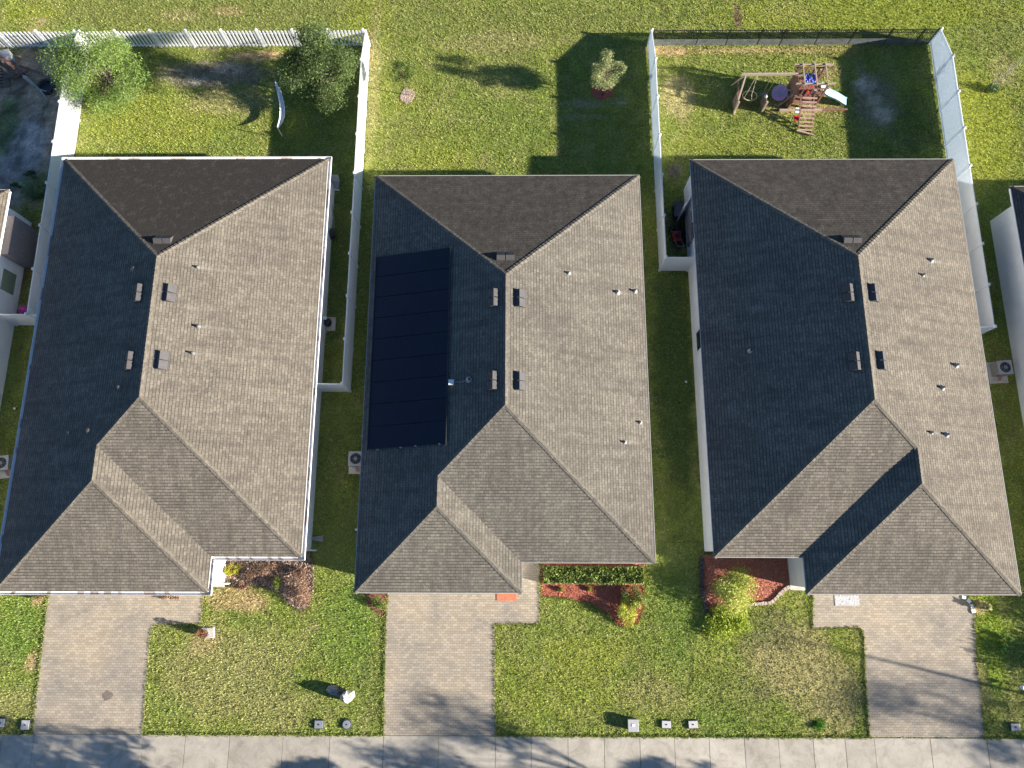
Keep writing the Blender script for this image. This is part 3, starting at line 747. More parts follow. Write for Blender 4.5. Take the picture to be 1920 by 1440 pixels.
def smooth_noise(x, y, s, seed):
    r = np.random.default_rng(seed); out = np.zeros_like(x)
    for k in range(10):
        a = r.uniform(0, 6.28); f = s*r.uniform(.5, 2.2); ph = r.uniform(0, 6.28)
        out += np.sin((x*math.cos(a)+y*math.sin(a))*f+ph+1.7*np.sin((x*math.sin(a)-y*math.cos(a))*f*.7+ph*2))
    return out/10*1.6
def lawn_colour(x, y):
    n1 = smooth_noise(x, y, .5, 1); n2 = smooth_noise(x, y, 1.7, 2); n3 = smooth_noise(x, y, 4.5, 3)
    c = np.ones((len(x), 3))*((G_OLIVE*.55+G_LIME*.28+G_GREEN*.17))
    for n_, col, k in ((n1, G_LIME, .55), (n2, G_GREEN, .32), (n3, G_STRAW, .35), (-n2, G_STRAW, .3), (-n1, G_GREEN, .25)):
        w_ = np.clip(n_, 0, 1)[:, None]*k; c = c*(1-w_)+col*w_
    c = c*(1+.14*smooth_noise(x, y, 2.6, 31)+.12*smooth_noise(x, y, 6.5, 32))[:, None]
    bare = np.clip(n3-.65, 0, 1)*.6
    wob = 1+.3*n2+.35*n3+.3*smooth_noise(x, y, 9, 5)+.3*smooth_noise(x, y, 17, 6)
    for cx_, cy_, rx, ry, col, s_, br in PA:
        m_ = (abs(x-cx_) < rx*2.2) & (abs(y-cy_) < ry*2.2)
        if not m_.any(): continue
        d_ = ((x[m_]-cx_)/rx)**2+((y[m_]-cy_)/ry)**2
        w_ = np.clip(1.45-d_*wob[m_], 0, 1)*min(1, s_)
        w_ = (w_*w_*(3-2*w_)*1.0)
        c[m_] = c[m_]*(1-w_[:, None])+col*w_[:, None]
        bare[m_] = np.maximum(bare[m_], w_*br)
    bm = np.clip(bare, 0, 1)[:, None]; n4 = smooth_noise(x, y, 3.2, 21)+.8*smooth_noise(x, y, 7, 22)
    c = c*(1+bm*np.clip(n4, -.9, 1.1)[:, None]*.55)
    return c, bare
def inside(x, y, poly):
    r = np.zeros(len(x), bool); n_ = len(poly)
    for i in range(n_):
        (x0, y0), (x1, y1) = poly[i], poly[i-1]
        if y0 == y1: continue
        c_ = ((y0 > y) != (y1 > y)) & (x < (x1-x0)*(y-y0)/(y1-y0)+x0); r ^= c_
    return r
gx = np.concatenate(([-700, -250, -100, -60, -38.3], np.arange(-38, 38.01, .2), [38.3, 60, 100, 250, 700]))
gy = np.concatenate(([-700, -200, -60, -25, -13.7], np.arange(-13.4, 38.01, .2), [38.3, 60, 100, 250, 700]))
XX, YY = np.meshgrid(gx, gy); V = np.stack([XX.ravel(), YY.ravel(), np.zeros(XX.size)], 1)
nx, ny = len(gx), len(gy); I = np.arange(nx*ny).reshape(ny, nx)
F = np.stack([I[:-1, :-1].ravel(), I[:-1, 1:].ravel(), I[1:, 1:].ravel(), I[1:, :-1].ravel()], 1)
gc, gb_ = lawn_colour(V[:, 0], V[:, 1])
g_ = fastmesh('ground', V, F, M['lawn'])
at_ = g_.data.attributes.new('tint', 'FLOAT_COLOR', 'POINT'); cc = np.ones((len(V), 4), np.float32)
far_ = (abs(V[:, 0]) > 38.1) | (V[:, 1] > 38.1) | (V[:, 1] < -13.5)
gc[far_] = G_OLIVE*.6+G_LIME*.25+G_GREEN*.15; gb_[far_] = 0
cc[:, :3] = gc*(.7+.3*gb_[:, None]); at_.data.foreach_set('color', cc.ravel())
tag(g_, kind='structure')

# mulch beds ----------------------------------------------------------
bed1 = [P2(*q) for q in ((425, 1040), (424, 1085), (445, 1100), (480, 1098), (520, 1110), (540, 1132), (565, 1146), (580, 1138), (590, 1100), (588, 1060), (580, 1035))]
bed2 = [P2(*q) for q in ((1014, 1050), (1013, 1118), (1060, 1122), (1110, 1133), (1140, 1152), (1158, 1172), (1178, 1178), (1198, 1168), (1208, 1140), (1209, 1050))]
bed3 = [P2(*q) for q in ((1316, 1040), (1316, 1100), (1324, 1140), (1342, 1165), (1370, 1160), (1400, 1134), (1445, 1131), (1465, 1110), (1480, 1095), (1476, 1040))]
ringA = [(site(764, 180).x+.42*math.cos(k*.5236)*(1+.15*math.sin(k*2.1)), site(764, 180).y+.50*math.sin(k*.5236)) for k in range(12)]
ringB = [(site(1129, 172).x+.66*math.cos(k*.5236)*(1+.12*math.sin(k*1.7)), site(1129, 172).y+.5*math.sin(k*.5236)) for k in range(12)]
def bed(poly, c0, c1, label, dens=260, size=.05, seed=0):
    r_ = np.random.default_rng(seed)
    root = thing('mulch_bed', (sum(p[0] for p in poly)/len(poly), sum(p[1] for p in poly)/len(poly), 0), label, 'mulch bed'); root['kind'] = 'stuff'
    me_m = simple('mulch_base', tuple((np.array(c0)+np.array(c1))*.42), .95, .3, 9, bumpy=.5)
    MB().prism(poly, -.03, .03).build('mulch', me_m, root)
    xs_, ys_ = np.array(poly).T; n_ = int((xs_.max()-xs_.min())*(ys_.max()-ys_.min())*dens)
    x_ = r_.uniform(xs_.min(), xs_.max(), n_); y_ = r_.uniform(ys_.min(), ys_.max(), n_); k_ = inside(x_, y_, poly); x_, y_ = x_[k_], y_[k_]
    chips(x_, y_, np.full(len(x_), .035), size, c0, c1, root, 'mulch_chips', r_)
    return root
def chips(x_, y_, z_, size, c0, c1, root, name, r_):
    n_ = len(x_); a_ = r_.uniform(0, 6.28, n_); l_ = size*r_.uniform(.6, 1.8, n_); w_ = size*r_.uniform(.25, .6, n_); t_ = r_.uniform(-.5, .5, n_)
    u = np.stack([np.cos(a_), np.sin(a_), t_], 1)*l_[:, None]/2; v = np.stack([-np.sin(a_), np.cos(a_), r_.uniform(-.6, .6, n_)], 1)*w_[:, None]/2
    c = np.stack([x_, y_, z_+abs(t_)*l_/2], 1)
    Vv = np.stack([c-u-v, c+u-v, c+u+v, c-u+v], 1).reshape(-1, 3); Ff = np.arange(n_*4).reshape(-1, 4)
    k_ = r_.uniform(0, 1, (n_, 1)); return fastmesh(name, Vv, Ff, M['mulch_chip'], root, (np.array(c0)*(1-k_)+np.array(c1)*k_)*r_.uniform(.6, 1.3, (n_, 1)))
bed(bed1, (.07, .05, .045), (.50, .36, .28), 'brown leafy mulch bed before the guttered house, with withered plants', 420, .09, 1)
bed(bed2, (.26, .07, .045), (.58, .20, .13), 'red mulch bed with a clipped hedge before the middle house', 300, .05, 2)
bed(bed3, (.30, .09, .06), (.66, .27, .18), 'red mulch bed under the lime bush, edged with stone', 300, .05, 3)
bed(ringA, (.34, .26, .2), (.6, .48, .38), 'tan mulch ring round the small left sapling of the unfenced yard', 300, .05, 4)
bed(ringB, (.34, .07, .05), (.6, .18, .13), 'red mulch ring round the bushy young tree in the unfenced yard', 300, .05, 5)
bedS = [P2(*q) for q in ((684, 1105), (690, 1135), (712, 1152), (724, 1152), (727, 1105))]
bed(bedS, (.2, .09, .05), (.3, .16, .09), 'small mulch corner left of the middle driveway under the eave', 300, .05, 6)

# grass tufts ---------------------------------------------------------
excl = [d1, d2, d3, porch1, porch3, bed1, bed2, bed3, ringA, ringB, bedS]+[H.outline(.4) for H in (H0, H1, H2, H3, H4)]
NT = 460000
x_ = rng.uniform(-33, 32, NT); y_ = rng.uniform(SWY1, 35, NT)
keep = np.ones(NT, bool)
for pl in excl: keep &= ~inside(x_, y_, pl)
x_, y_ = x_[keep], y_[keep]
c_, b_ = lawn_colour(x_, y_)
keep = rng.uniform(0, 1, len(x_)) > b_*.95; x_, y_, c_ = x_[keep], y_[keep], c_[keep]
# shaggy border where the lawn laps over the pavings
ex_, ey_ = [], []
for pl in (d1, d2, d3, [(-34, SWY1+.0), (32, SWY1)], bed1, bed3, bed2):
    for i in range(len(pl)):
        (xa, ya), (xb, yb) = pl[i], pl[(i+1) % len(pl)]
        if len(pl) == 2 and i: break
        L_ = math.hypot(xb-xa, yb-ya); m_ = int(L_*60)
        t_ = rng.uniform(0, 1, m_); wv = .012*np.sin(t_*L_*3.1+i)+.015*np.sin(t_*L_*13+2*i)-.0; nx_, ny_ = -(yb-ya)/max(L_, .01), (xb-xa)/max(L_, .01)
        o_ = wv+rng.normal(0, .022, m_)
        ex_.append(xa+(xb-xa)*t_+nx_*o_); ey_.append(ya+(yb-ya)*t_+ny_*o_)
ex_, ey_ = np.concatenate(ex_), np.concatenate(ey_); k_ = np.ones(len(ex_), bool)
for H in (H0, H1, H2, H3, H4): k_ &= ~inside(ex_, ey_, H.outline(.2))
swm = np.zeros(len(ex_), bool)
for d_ in (d1, d2, d3):     # no tufts where a driveway meets the sidewalk
    xs2 = [p[0] for p in d_ if p[1] < -8.3]; swm |= (ex_ > min(xs2)+.06) & (ex_ < max(xs2)-.06) & (ey_ < -8.3)
k_ &= ~swm; ex_, ey_ = ex_[k_], ey_[k_]; ec_, eb_ = lawn_colour(ex_, ey_)
x_, y_, c_ = np.concatenate([x_, ex_]), np.concatenate([y_, ey_]), np.concatenate([c_, ec_*.9])
n_ = len(x_); nb = 3
clump = smooth_noise(x_, y_, 9, 11)
Vs, Cs = [], []
for k in range(nb):
    a_ = rng.uniform(0, 6.28, n_); h_ = rng.uniform(.025, .08, n_)*(1+.35*clump); wd = rng.uniform(.010, .026, n_); ln = rng.uniform(.03, .08, n_)
    ox, oy = rng.normal(0, .03, n_), rng.normal(0, .03, n_)
    bx, by = x_+ox, y_+oy
    p0 = np.stack([bx-np.sin(a_)*wd, by+np.cos(a_)*wd, np.full(n_, -.0)], 1); p1 = np.stack([bx+np.sin(a_)*wd, by-np.cos(a_)*wd, np.full(n_, 0.)], 1)
    h_[-len(ex_):] += .035
    p2 = np.stack([bx+np.cos(a_)*ln, by+np.sin(a_)*ln, h_], 1)
    Vs.append(np.stack([p0, p1, p2], 1))
    jit = rng.uniform(.4, 1.6, (n_, 1)); straw = (rng.uniform(0, 1, (n_, 1)) < .12)*.55
    Cs.append((c_*(1-straw)+G_STRAW*straw)*jit)
V = np.concatenate(Vs).reshape(-1, 3); F = np.arange(len(V)).reshape(-1, 3)
gr = fastmesh('grass', V, F, M['blade'], None, np.concatenate(Cs)); tag(gr, 'short patchy lawn grass covering the yards and the open field', 'grass', kind='stuff')

# ------------------------------------------------------------------ vegetation
def leaf_cloud(root, centres, radii, n, size, c0, c1, name='foliage', droop=0., seed=0, shell=.55, flat=.0):
    r_ = np.random.default_rng(seed); centres = np.array(centres, float); radii = np.array(radii, float)
    vol = radii.prod(1)**(2/3); idx = r_.choice(len(centres), n, p=vol/vol.sum())
    d = r_.normal(0, 1, (n, 3)); d /= np.linalg.norm(d, axis=1)[:, None]
    rr = shell+(1-shell)*r_.uniform(0, 1, (n, 1))**.7; rr *= r_.uniform(.75, 1.12, (n, 1))
    c = centres[idx]+d*radii[idx]*rr
    nrm = d*.6+r_.normal(0, .6, (n, 3))+np.array([0, 0, flat]); nrm /= np.linalg.norm(nrm, axis=1)[:, None]
    t = r_.normal(0, 1, (n, 3))+d*1.0-np.array([0, 0, droop]); t -= nrm*(t*nrm).sum(1)[:, None]; t /= np.linalg.norm(t, axis=1)[:, None]
    s = np.cross(nrm, t); L = size*r_.uniform(.6, 1.5, (n, 1)); Wd = L*r_.uniform(.22, .42, (n, 1))
    Vv = np.stack([c-t*L*.5, c+s*Wd*.5, c+t*L*.5, c-s*Wd*.5], 1).reshape(-1, 3)
    Vv[:, 2] = np.maximum(Vv[:, 2], .02)
    clumpk = r_.uniform(.0, 1, len(centres))[idx][:, None]
    k = np.clip(r_.uniform(-.2, .7, (n, 1))+.5*clumpk, 0, 1)
    col = (np.array(c0)*(1-k)+np.array(c1)*k)*r_.uniform(.75, 1.25, (n, 1))
    return fastmesh(name, Vv, np.arange(n*4).reshape(-1, 4), M['leaf'], root, col)

def make_tree(name, base, top, R_, label, cat, group, n_leaf, size, c0, c1, z0=None, nclump=26, clump_r=.42, bark='bark', trunk_r=.09, seed=0, droop=0, sparse=1.0, crown_off=(0, 0), rxy=(1, 1)):
    rd = random.Random(seed); base = Vector(base); root = thing(name, base, label, cat, group)
    z0 = top*.35 if z0 is None else z0; cz = (top+z0)/2; hz = (top-z0)/2
    cc_ = base+Vector((crown_off[0], crown_off[1], cz))
    cent = []; rad = []
    for i in range(nclump):
        th = rd.uniform(0, 6.283); u = rd.uniform(-.95, .95); rr = math.sqrt(max(0, 1-u*u))*rd.uniform(.45, .95)
        q = cc_+Vector((math.cos(th)*rr*R_*rxy[0], math.sin(th)*rr*R_*rxy[1], u*hz*.85)); s_ = clump_r*R_*rd.uniform(.55, 1.2)*sparse
        cent.append(tuple(q)); rad.append((s_, s_, s_*.75))
    tb = MB(); fork = base+Vector((crown_off[0]*.4, crown_off[1]*.4, z0*.9)); lean = Vector((rd.uniform(-.1, .1), rd.uniform(-.1, .1), 0))
    tb.path([base-Vector((0, 0, .1)), base.lerp(fork, .5)+lean*.5, fork], trunk_r*1.15, trunk_r*.8, 9)
    tb.path([fork, fork.lerp(cc_, .6)+lean, cc_+Vector((0, 0, hz*.7))], trunk_r*.8, trunk_r*.12, 7)
    trunk = tb.build('trunk', M[bark], root, smooth=True)
    lb = MB()
    for i, q in enumerate(cent):
        q = Vector(q); k = rd.uniform(.1, .65); st = fork.lerp(cc_+Vector((0, 0, hz*.5)), k); md = st.lerp(q, .55)+Vector((rd.uniform(-.1, .1), rd.uniform(-.1, .1), rd.uniform(0, .12)))*R_
        lb.path([st, md, q], trunk_r*.38, trunk_r*.08, 5)
        for j in range(3):
            lb.path([md.lerp(q, rd.random()), q+Vector((rd.uniform(-1, 1), rd.uniform(-1, 1), rd.uniform(-.4, .8)))*rad[i][0]*.9], trunk_r*.12, trunk_r*.04, 4)
    lb.build('branches', M[bark], trunk)
    leaf_cloud(root, cent, rad, n_leaf, size, c0, c1, 'crown', droop, seed, .25)
    return root
YG0, YG1 = (.10, .17, .025), (.27, .34, .05)
make_tree('willowy_tree', (-22.9, 25.7, 0), 5.0, 2.45, 'airy bright green tree growing over the long white fence', 'tree', 'trees in the yards', 34000, .095, (.075, .145, .03), (.26, .36, .085), z0=.6, nclump=38, clump_r=.46, trunk_r=.09, seed=3, droop=.5, sparse=.95, rxy=(1.12, .86))
make_tree('leafy_tree', (-10.95, 25.7, 0), 4.9, 2.15, 'dense dark green tree in the corner of the hammock lawn', 'tree', 'trees in the yards', 34000, .10, (.024, .05, .014), (.17, .235, .07), z0=.7, nclump=36, clump_r=.39, trunk_r=.10, seed=5, rxy=(.95, 1.05))
make_tree('sapling', (*P2(763, 178), 0), 2.6, .72, 'thin dark sapling standing in a tan mulch ring', 'tree', 'trees in the yards', 3600, .085, (.05, .095, .02), (.20, .25, .05), z0=1.2, nclump=18, clump_r=.5, trunk_r=.025, seed=8)
make_tree('bushy_tree', (*P2(1130, 178), 0), 3.35, .98, 'round pale green young tree standing in a red mulch ring', 'tree', 'trees in the yards', 8500, .085, (.13, .17, .06), (.46, .48, .24), z0=1.15, nclump=22, clump_r=.42, trunk_r=.05, seed=9)
# sparse, nearly bare tree on the right
base = Vector((*P2(1856, 168), 0)); root = thing('bare_tree', base, 'nearly leafless slim tree in the open field right of the playset fence', 'tree', 'trees in the yards')
tb = MB(); tb.path([base, base+Vector((.03, .02, 1.2)), base+Vector((.1, .05, 2.6)), base+Vector((.1, .1, 3.4))], .035, .008, 6); tr_ = tb.build('trunk', M['palebark'], root)
lb = MB(); rd = random.Random(4); tips = []
for i in range(34):
    z = rd.uniform(.3, 3.1); st = base+Vector((.03*z, .02*z, z)); d = Vector((rd.uniform(-1, 1), rd.uniform(-1, 1), rd.uniform(.3, 1.2))).normalized()*rd.uniform(.25, .6)
    lb.path([st, st+d*.6+Vector((0, 0, -.03)), st+d], .010, .004, 4); tips.append(tuple(st+d))
lb.build('branches', M['palebark'], tr_)
leaf_cloud(root, tips, [(.14,)*3]*len(tips), 420, .07, (.30, .27, .17), (.55, .52, .38), 'leaves', seed=12)
leaf_cloud(root, [tuple(base+Vector((0, 0, .25))), tuple(base+Vector((.15, -.1, .2)))], [(.33, .33, .25), (.25, .25, .2)], 420, .13, (.04, .09, .03), (.12, .2, .08), 'suckers', seed=13)

def shrub(name, px, py, rx, ry, h, label, cat, n, size, c0, c1, group=None, seed=0, z=0, stems=True, nc=9, rot=0):
    p = Vector((*P2(px, py), z)); root = thing(name, p, label, cat, group); rd = random.Random(seed)
    cent, rad = [], []
    for i in range(nc):
        th = rd.uniform(0, 6.28); q = math.sqrt(rd.random())*.75
        cent.append((p.x+math.cos(th)*q*rx, p.y+math.sin(th)*q*ry, z+h*rd.uniform(.35, .75))); k = rd.uniform(.35, .6); rad.append((rx*k, ry*k, h*.38))
    leaf_cloud(root, cent, rad, n, size, c0, c1, 'foliage', seed=seed, shell=.3)
    if stems:
        b = MB()
        for c_ in cent: b.path([(p.x, p.y, z), tuple((Vector((p.x, p.y, z))+Vector(c_))/2+Vector((0, 0, .04))), c_], .012, .005, 4)
        b.build('stems', M['bark'], root)
    return root
LIME0, LIME1 = (.26, .34, .06), (.60, .62, .19)
shrub('bush', 1368, 1106, 1.15, 1.1, 1.2, 'large lime-yellow bush growing in the stone-edged red mulch bed', 'bush', 8000, .10, LIME0, LIME1, seed=21, nc=22)
shrub('bush', 1362, 1165, 1.15, .85, .4, 'low lime-green leafy clump spilling onto the lawn before the lime bush', 'bush', 5000, .10, (.22, .32, .04), (.52, .58, .08), seed=22, nc=16)
shrub('bush', 1186, 1116, .62, .62, .7, 'shaded green shrub between the clipped hedge and the yellow one', 'bush', 1900, .09, (.08, .12, .03), (.26, .32, .09), seed=23)
shrub('bush', 1180, 1145, .62, .68, .7, 'yellow-green round shrub at the rounded end of the red bed', 'bush', 3000, .09, (.26, .34, .04), (.62, .62, .12), seed=24)
for i, (px, py, lb_) in enumerate(((1050, 1106, 'tiny yellow-green plant in red mulch, nearer the driveway pavers'), (1103, 1106, 'tiny yellow-green plant in red mulch, halfway along the hedge'))):
    shrub('small_plant', px, py, .2, .17, .25, lb_, 'plant', 130, .13, (.2, .2, .03), (.5, .45, .1), 'tiny plants in the red bed', seed=30+i, nc=3)
shrub('bush', 441, 1066, .38, .38, .6, 'yellow-green shrub beside the pale porch slab', 'bush', 900, .09, (.18, .2, .01), (.5, .45, .03), seed=33)
shrub('bush', 524, 1093, .22, .35, .6, 'small bright green shrub in the middle of the brown mulch bed', 'bush', 500, .09, (.12, .2, .02), (.34, .42, .07), seed=34)
BR0, BR1 = (.09, .05, .035), (.44, .28, .20)
for i, (px, py, rx, ry, h, lb_) in enumerate(((568, 1112, .55, .9, 1.15, 'large withered red-brown shrub at the right end of the brown bed'), (505, 1066, .6, .35, .9, 'pinkish brown shrub under the white gutter'),
        (455, 1098, .45, .22, .35, 'low brown ground plant beside the yellow-green shrub'), (566, 1072, .35, .35, .8, 'dark brown shrub below the corner of the white gutter'), (478, 1080, .35, .3, .55, 'grey-brown twiggy plant in the brown bed'))):
    shrub('withered_shrub', px, py, rx, ry, h, lb_, 'shrub', 1500 if i == 0 else 600, .10, BR0, BR1, 'withered shrubs in the brown bed', seed=40+i)
shrub('bush', 711, 1130, .40, .36, .5, 'small green shrub at the garage corner left of the middle driveway', 'bush', 700, .08, (.06, .12, .02), (.2, .3, .05), seed=50)
shrub('small_plant', 320, 1121, .55, .14, .25, 'row of small red-leaved plants peeping out under the garage gutter', 'plant', 260, .09, (.25, .07, .06), (.6, .5, .3), seed=51, nc=6)
shrub('small_plant', 1838, 1136, .4, .3, .45, 'pale spiky plant at the top corner of the right driveway', 'plant', 420, .22, (.3, .3, .14), (.6, .56, .35), seed=52, nc=5)
shrub('small_plant', 1535, 1357, .3, .25, .2, 'bright green weed near the sidewalk below the straw-coloured lawn', 'plant', 260, .08, (.06, .17, .02), (.14, .35, .04), seed=53, nc=4)
for i, (px, py, lb_) in enumerate(((1885, 1196, 'leafy green weed clump, upper of two in the far right lawn'), (1873, 1212, 'leafy green weed clump, lower of two in the far right lawn'))):
    shrub('small_plant', px, py, .3, .25, .35, lb_, 'plant', 240, .11, (.08, .17, .03), (.3, .5, .12), 'weed clumps in the right lawn', seed=54+i, nc=3)
shrub('bush', 78, 1121, .28, .18, .35, 'small mixed shrub at the top left corner of the left driveway', 'bush', 260, .09, (.10, .09, .03), (.45, .33, .18), seed=57, nc=4)
for i, (px, py, s_) in enumerate(((60, 330, .5), (35, 350, .4), (75, 372, .35))):
    shrub('weed', px, py, s_, s_*.6, .25, ('broad weed clump behind the cut-off left house', 'small weed clump touching the cut-off left house roof corner', 'dark weed clump between the cut-off left house and the long fence')[i], 'weed', 300, .09, (.03, .08, .02), (.1, .17, .05), 'weeds in the dirt yard', seed=60+i, nc=4)

# clipped hedge
pa, pb = site(1020, 1077), site(1203, 1077); root = thing('hedge', ((pa.x+pb.x)/2, pa.y, 0), 'clipped rectangular green hedge along the front wall of the middle house', 'hedge')
L = pb.x-pa.x; r_ = np.random.default_rng(5); n_ = 9500
face = r_.integers(0, 5, n_); u = r_.uniform(0, 1, n_); v = r_.uniform(0, 1, n_); dd = r_.uniform(-.02, .13, n_); Wd, Hh = .78, .62
X_ = pa.x+u*L; Y_ = pa.y-Wd/2+v*Wd; Z_ = np.full(n_, Hh)-dd
f1 = face == 3; Y_[f1] = pa.y-Wd/2+dd[f1]; Z_[f1] = v[f1]*Hh
f2 = face == 4; X_[f2] = np.where(u[f2] < .5, pa.x+dd[f2], pb.x-dd[f2]); Z_[f2] = r_.uniform(0, Hh, f2.sum())
Z_ += .05*np.sin(X_*5)*np.cos(Y_*7)+r_.normal(0, .02, n_)
C_ = np.stack([X_, Y_, Z_], 1); nn = r_.normal(0, 1, (n_, 3)); nn /= np.linalg.norm(nn, axis=1)[:, None]; t_ = np.cross(nn, r_.normal(0, 1, (n_, 3))); t_ /= np.linalg.norm(t_, axis=1)[:, None]; s_ = np.cross(nn, t_)
l_ = r_.uniform(.04, .11, (n_, 1)); k_ = r_.uniform(0, 1, (n_, 1))
fastmesh('foliage', np.stack([C_-t_*l_, C_+s_*l_*.5, C_+t_*l_, C_-s_*l_*.5], 1).reshape(-1, 3), np.arange(n_*4).reshape(-1, 4), M['leaf'], root, (np.array((.06, .10, .02))*(1-k_)+np.array((.34, .42, .12))*k_)*r_.uniform(.7, 1.3, (n_, 1)))
b = MB(); b.box(((pa.x+pb.x)/2, pa.y, .24), (L-.3, Wd-.3, .44)); b.build('stems', M['bark'], root)

# trees out of frame along the street that throw their shade into it
def street_tree(x, y, top, R_, z0, label, seed, n=5200):
    make_tree('street_tree', (x, y, 0), top, R_, label, 'tree', 'street trees beyond the sidewalk', int(n*.62), .17, (.04, .08, .02), (.12, .18, .04), z0=z0, nclump=18, clump_r=.36, trunk_r=.1, seed=seed)
street_tree(-10.2, -12.3, 5.4, 2.3, 2.4, 'street tree on the verge before the left lawn', 71)
street_tree(-14.6, -12.0, 4.6, 1.8, 2.0, 'small street tree on the verge before the left driveway', 72)
street_tree(-1.6, -12.5, 3.4, 1.2, 2.0, 'small street tree on the verge before the middle driveway', 73)
street_tree(12.2, -12.1, 6.0, 2.5, 2.4, 'street tree on the verge before the middle lawn', 74)
street_tree(4.6, -12.2, 4.4, 2.0, 2.0, 'street tree on the verge right of the middle driveway', 75)
street_tree(16.5, -12.4, 3.6, 1.4, 1.9, 'street tree on the verge before the straw-coloured lawn', 76)
street_tree(37.5, -11.6, 7.6, 2.7, 3.6, 'tall street tree before the cut-off right house', 77, 4300)
make_tree('bush', (28.0, -4.9, 0), 1.9, 2.0, 'wide dense bush in the front yard of the cut-off right house', 'bush', None, 14000, .14, (.04, .08, .02), (.12, .18, .04), z0=.1, nclump=26, clump_r=.42, trunk_r=.05, seed=78, rxy=(.85, 1.25))
# street lamp further right whose pole shadow crosses the right driveway
root = thing('street_lamp', (31.4, -8.2, 0), 'slim street lamp by the sidewalk before the cut-off right house', 'street lamp')
MB().tube((31.4, -8.2, 0), (31.4, -8.2, 6.1), .08, .05, 10).build('pole', M['midgrey'], root)
MB().path([(31.4, -8.2, 6.05), (31.38, -8.35, 6.12), (31.35, -8.6, 6.12)], .035, .03, 8).build('arm', M['midgrey'], root)
hd_ = MB().box((31.33, -8.7, 6.12), (.14, .3, .07), top=.8).build('lamp_head', M['midgrey'], root)
MB().box((31.33, -8.7, 6.08), (.1, .2, .02)).build('lens', M['lens'], hd_)

# ------------------------------------------------------------------ playset
root = thing('playset', (15.9, 25.5, 0), 'red-brown wooden playset with swing beam and fort', 'playset')
T0, T1, Y0, Y1 = 15.55, 17.0, 24.95, 26.15   # tower footprint
dk = 1.25
for x in (T0, T1):
    for y in (Y0, Y1): MB().box((x, y, 1.15), (.10, .10, 2.3)).build('tower_post', M['cedar'], root)
b = MB()
for k in range(9): b.box((T0+(T1-T0)*(k+.5)/9, (Y0+Y1)/2, dk), ((T1-T0)/9-.03, Y1-Y0, .035))
b.build('deck', M['cedar'], root)
for y in (Y0, Y1):
    b = MB()
    for z in (dk+.15, dk+.75): b.box(((T0+T1)/2, y-.065 if y == Y0 else y+.065, z), (T1-T0+.2, .03, .1))
    for k in range(5): b.box((T0+.2+k*.26, y-.09 if y == Y0 else y+.09, dk+.45), (.06, .025, .6))
    b.build('railing', M['cedar'], root)
MB().box((T0-.065, (Y0+Y1)/2, dk+.75), (.03, Y1-Y0, .1)).build('railing', M['cedar'], root)
for y, z in ((Y0, 2.25), (Y1, 2.25)): MB().box(((T0+T1)/2, y, z+.07), (T1-T0+.7, .07, .12)).build('top_beam', M['oldwood'], root)
b = MB()
for k, x in enumerate((T0+.1, T0+.75, T1-.1)): b.box((x, (Y0+Y1)/2, 2.34+.06), (.06, Y1-Y0+.3, .06))
b.build('roof_slat', M['oldwood'], root)
b = MB()
for k in range(7): b.box((T0-.065, Y0+.1+k*.165, .95), (.025, .15, 1.9))
b.build('side_wall', M['cedar'], root)
b = MB()
for k in range(8): b.box((T0+.1+k*.18, Y1+.065, .62), (.16, .025, 1.24))
b.build('back_wall', M['cedar'], root)
# climbing ramp down to the lawn
b = MB(); r0_, r1_ = Vector((0, 23.45, .04)), Vector((0, 24.95, 1.22))
for x in (15.98, 16.72): b.path([(x+.08, r0_.y, r0_.z), (x-.1, r1_.y, r1_.z)], .05, .05, 4)
b.build('ramp_rail', M['cedar'], root)
b = MB()
for k in range(9):
    q = r0_.lerp(r1_, (k+.5)/9); b.box((16.4, q.y, q.z+.05), (.8, .085, .03), rz=-.06, rx=.66)
b.build('ramp_board', simple('faded_cedar', (.36, .22, .18), .8, .25, 8), root)
MB().box((16.4, 23.36, .12), (1.0, .09, .1), rz=-.3).build('ramp_foot', M['oldwood'], root)
b = MB()
for k in range(3): b.box((T0+.55+k*.3, Y1-.2, dk+.45), (.09, .03, .85), rx=.1)
b.build('back_board', M['cedar'], root)
# lower bench, ladder and ground frame
MB().box(((T0+T1)/2, Y0-.12, .12), (T1-T0+1.0, .12, .1)).build('ground_sill', M['oldwood'], root)
MB().box((T0-.05, (Y0+Y1)/2, .1), (.1, Y1-Y0+.3, .1)).build('ground_sill', M['cedar'], root)
b = MB()
for s_ in (-.22, .22): b.path([(T0-.55, 25.35+s_, 0), (T0, 25.35+s_, dk)], .035, .035, 4)
for k in range(4): b.box((T0-.55+.5*(k+.7)/4.4*1.1, 25.35, dk*(k+.7)/4.4), (.1, .44, .035))
b.build('ladder', M['oldwood'], root)
b = MB(); b.box(((T0+T1)/2-.1, 25.15, .62), (1.1, .4, .06)); b.box(((T0+T1)/2-.1, 25.7, .45), (.9, .5, .05)); b.build('picnic_bench', M['cedar'], root)
# swing beam with A-frames
bx0, bx1, by, bz = 12.45, 15.6, 25.6, 2.28
MB().box(((bx0+bx1)/2-.05, by, bz), (bx1-bx0+.2, .10, .14)).build('swing_beam', M['oldwood'], root)
for sgn in (-1, 1):
    MB().path([(bx0+.08, by, bz), (bx0+.0, by+sgn*.95, 0)], .055, .055, 4).build('leg', M['oldwood'], root)
MB().box((bx0+.03, by, 1.05), (.05, 1.0, .09)).build('cross_brace', M['cedar'], root)
for x in (12.55, 14.15):    # swinging glider posts and their ground rails
    MB().box((x-.08, 24.78+.0, .5), (.1, .1, 1.0)).build('side_post', M['oldwood'], root)
    MB().box((x-.08, 25.15, .45), (.06, .75, .9)).build('side_panel', M['greywood'], root)
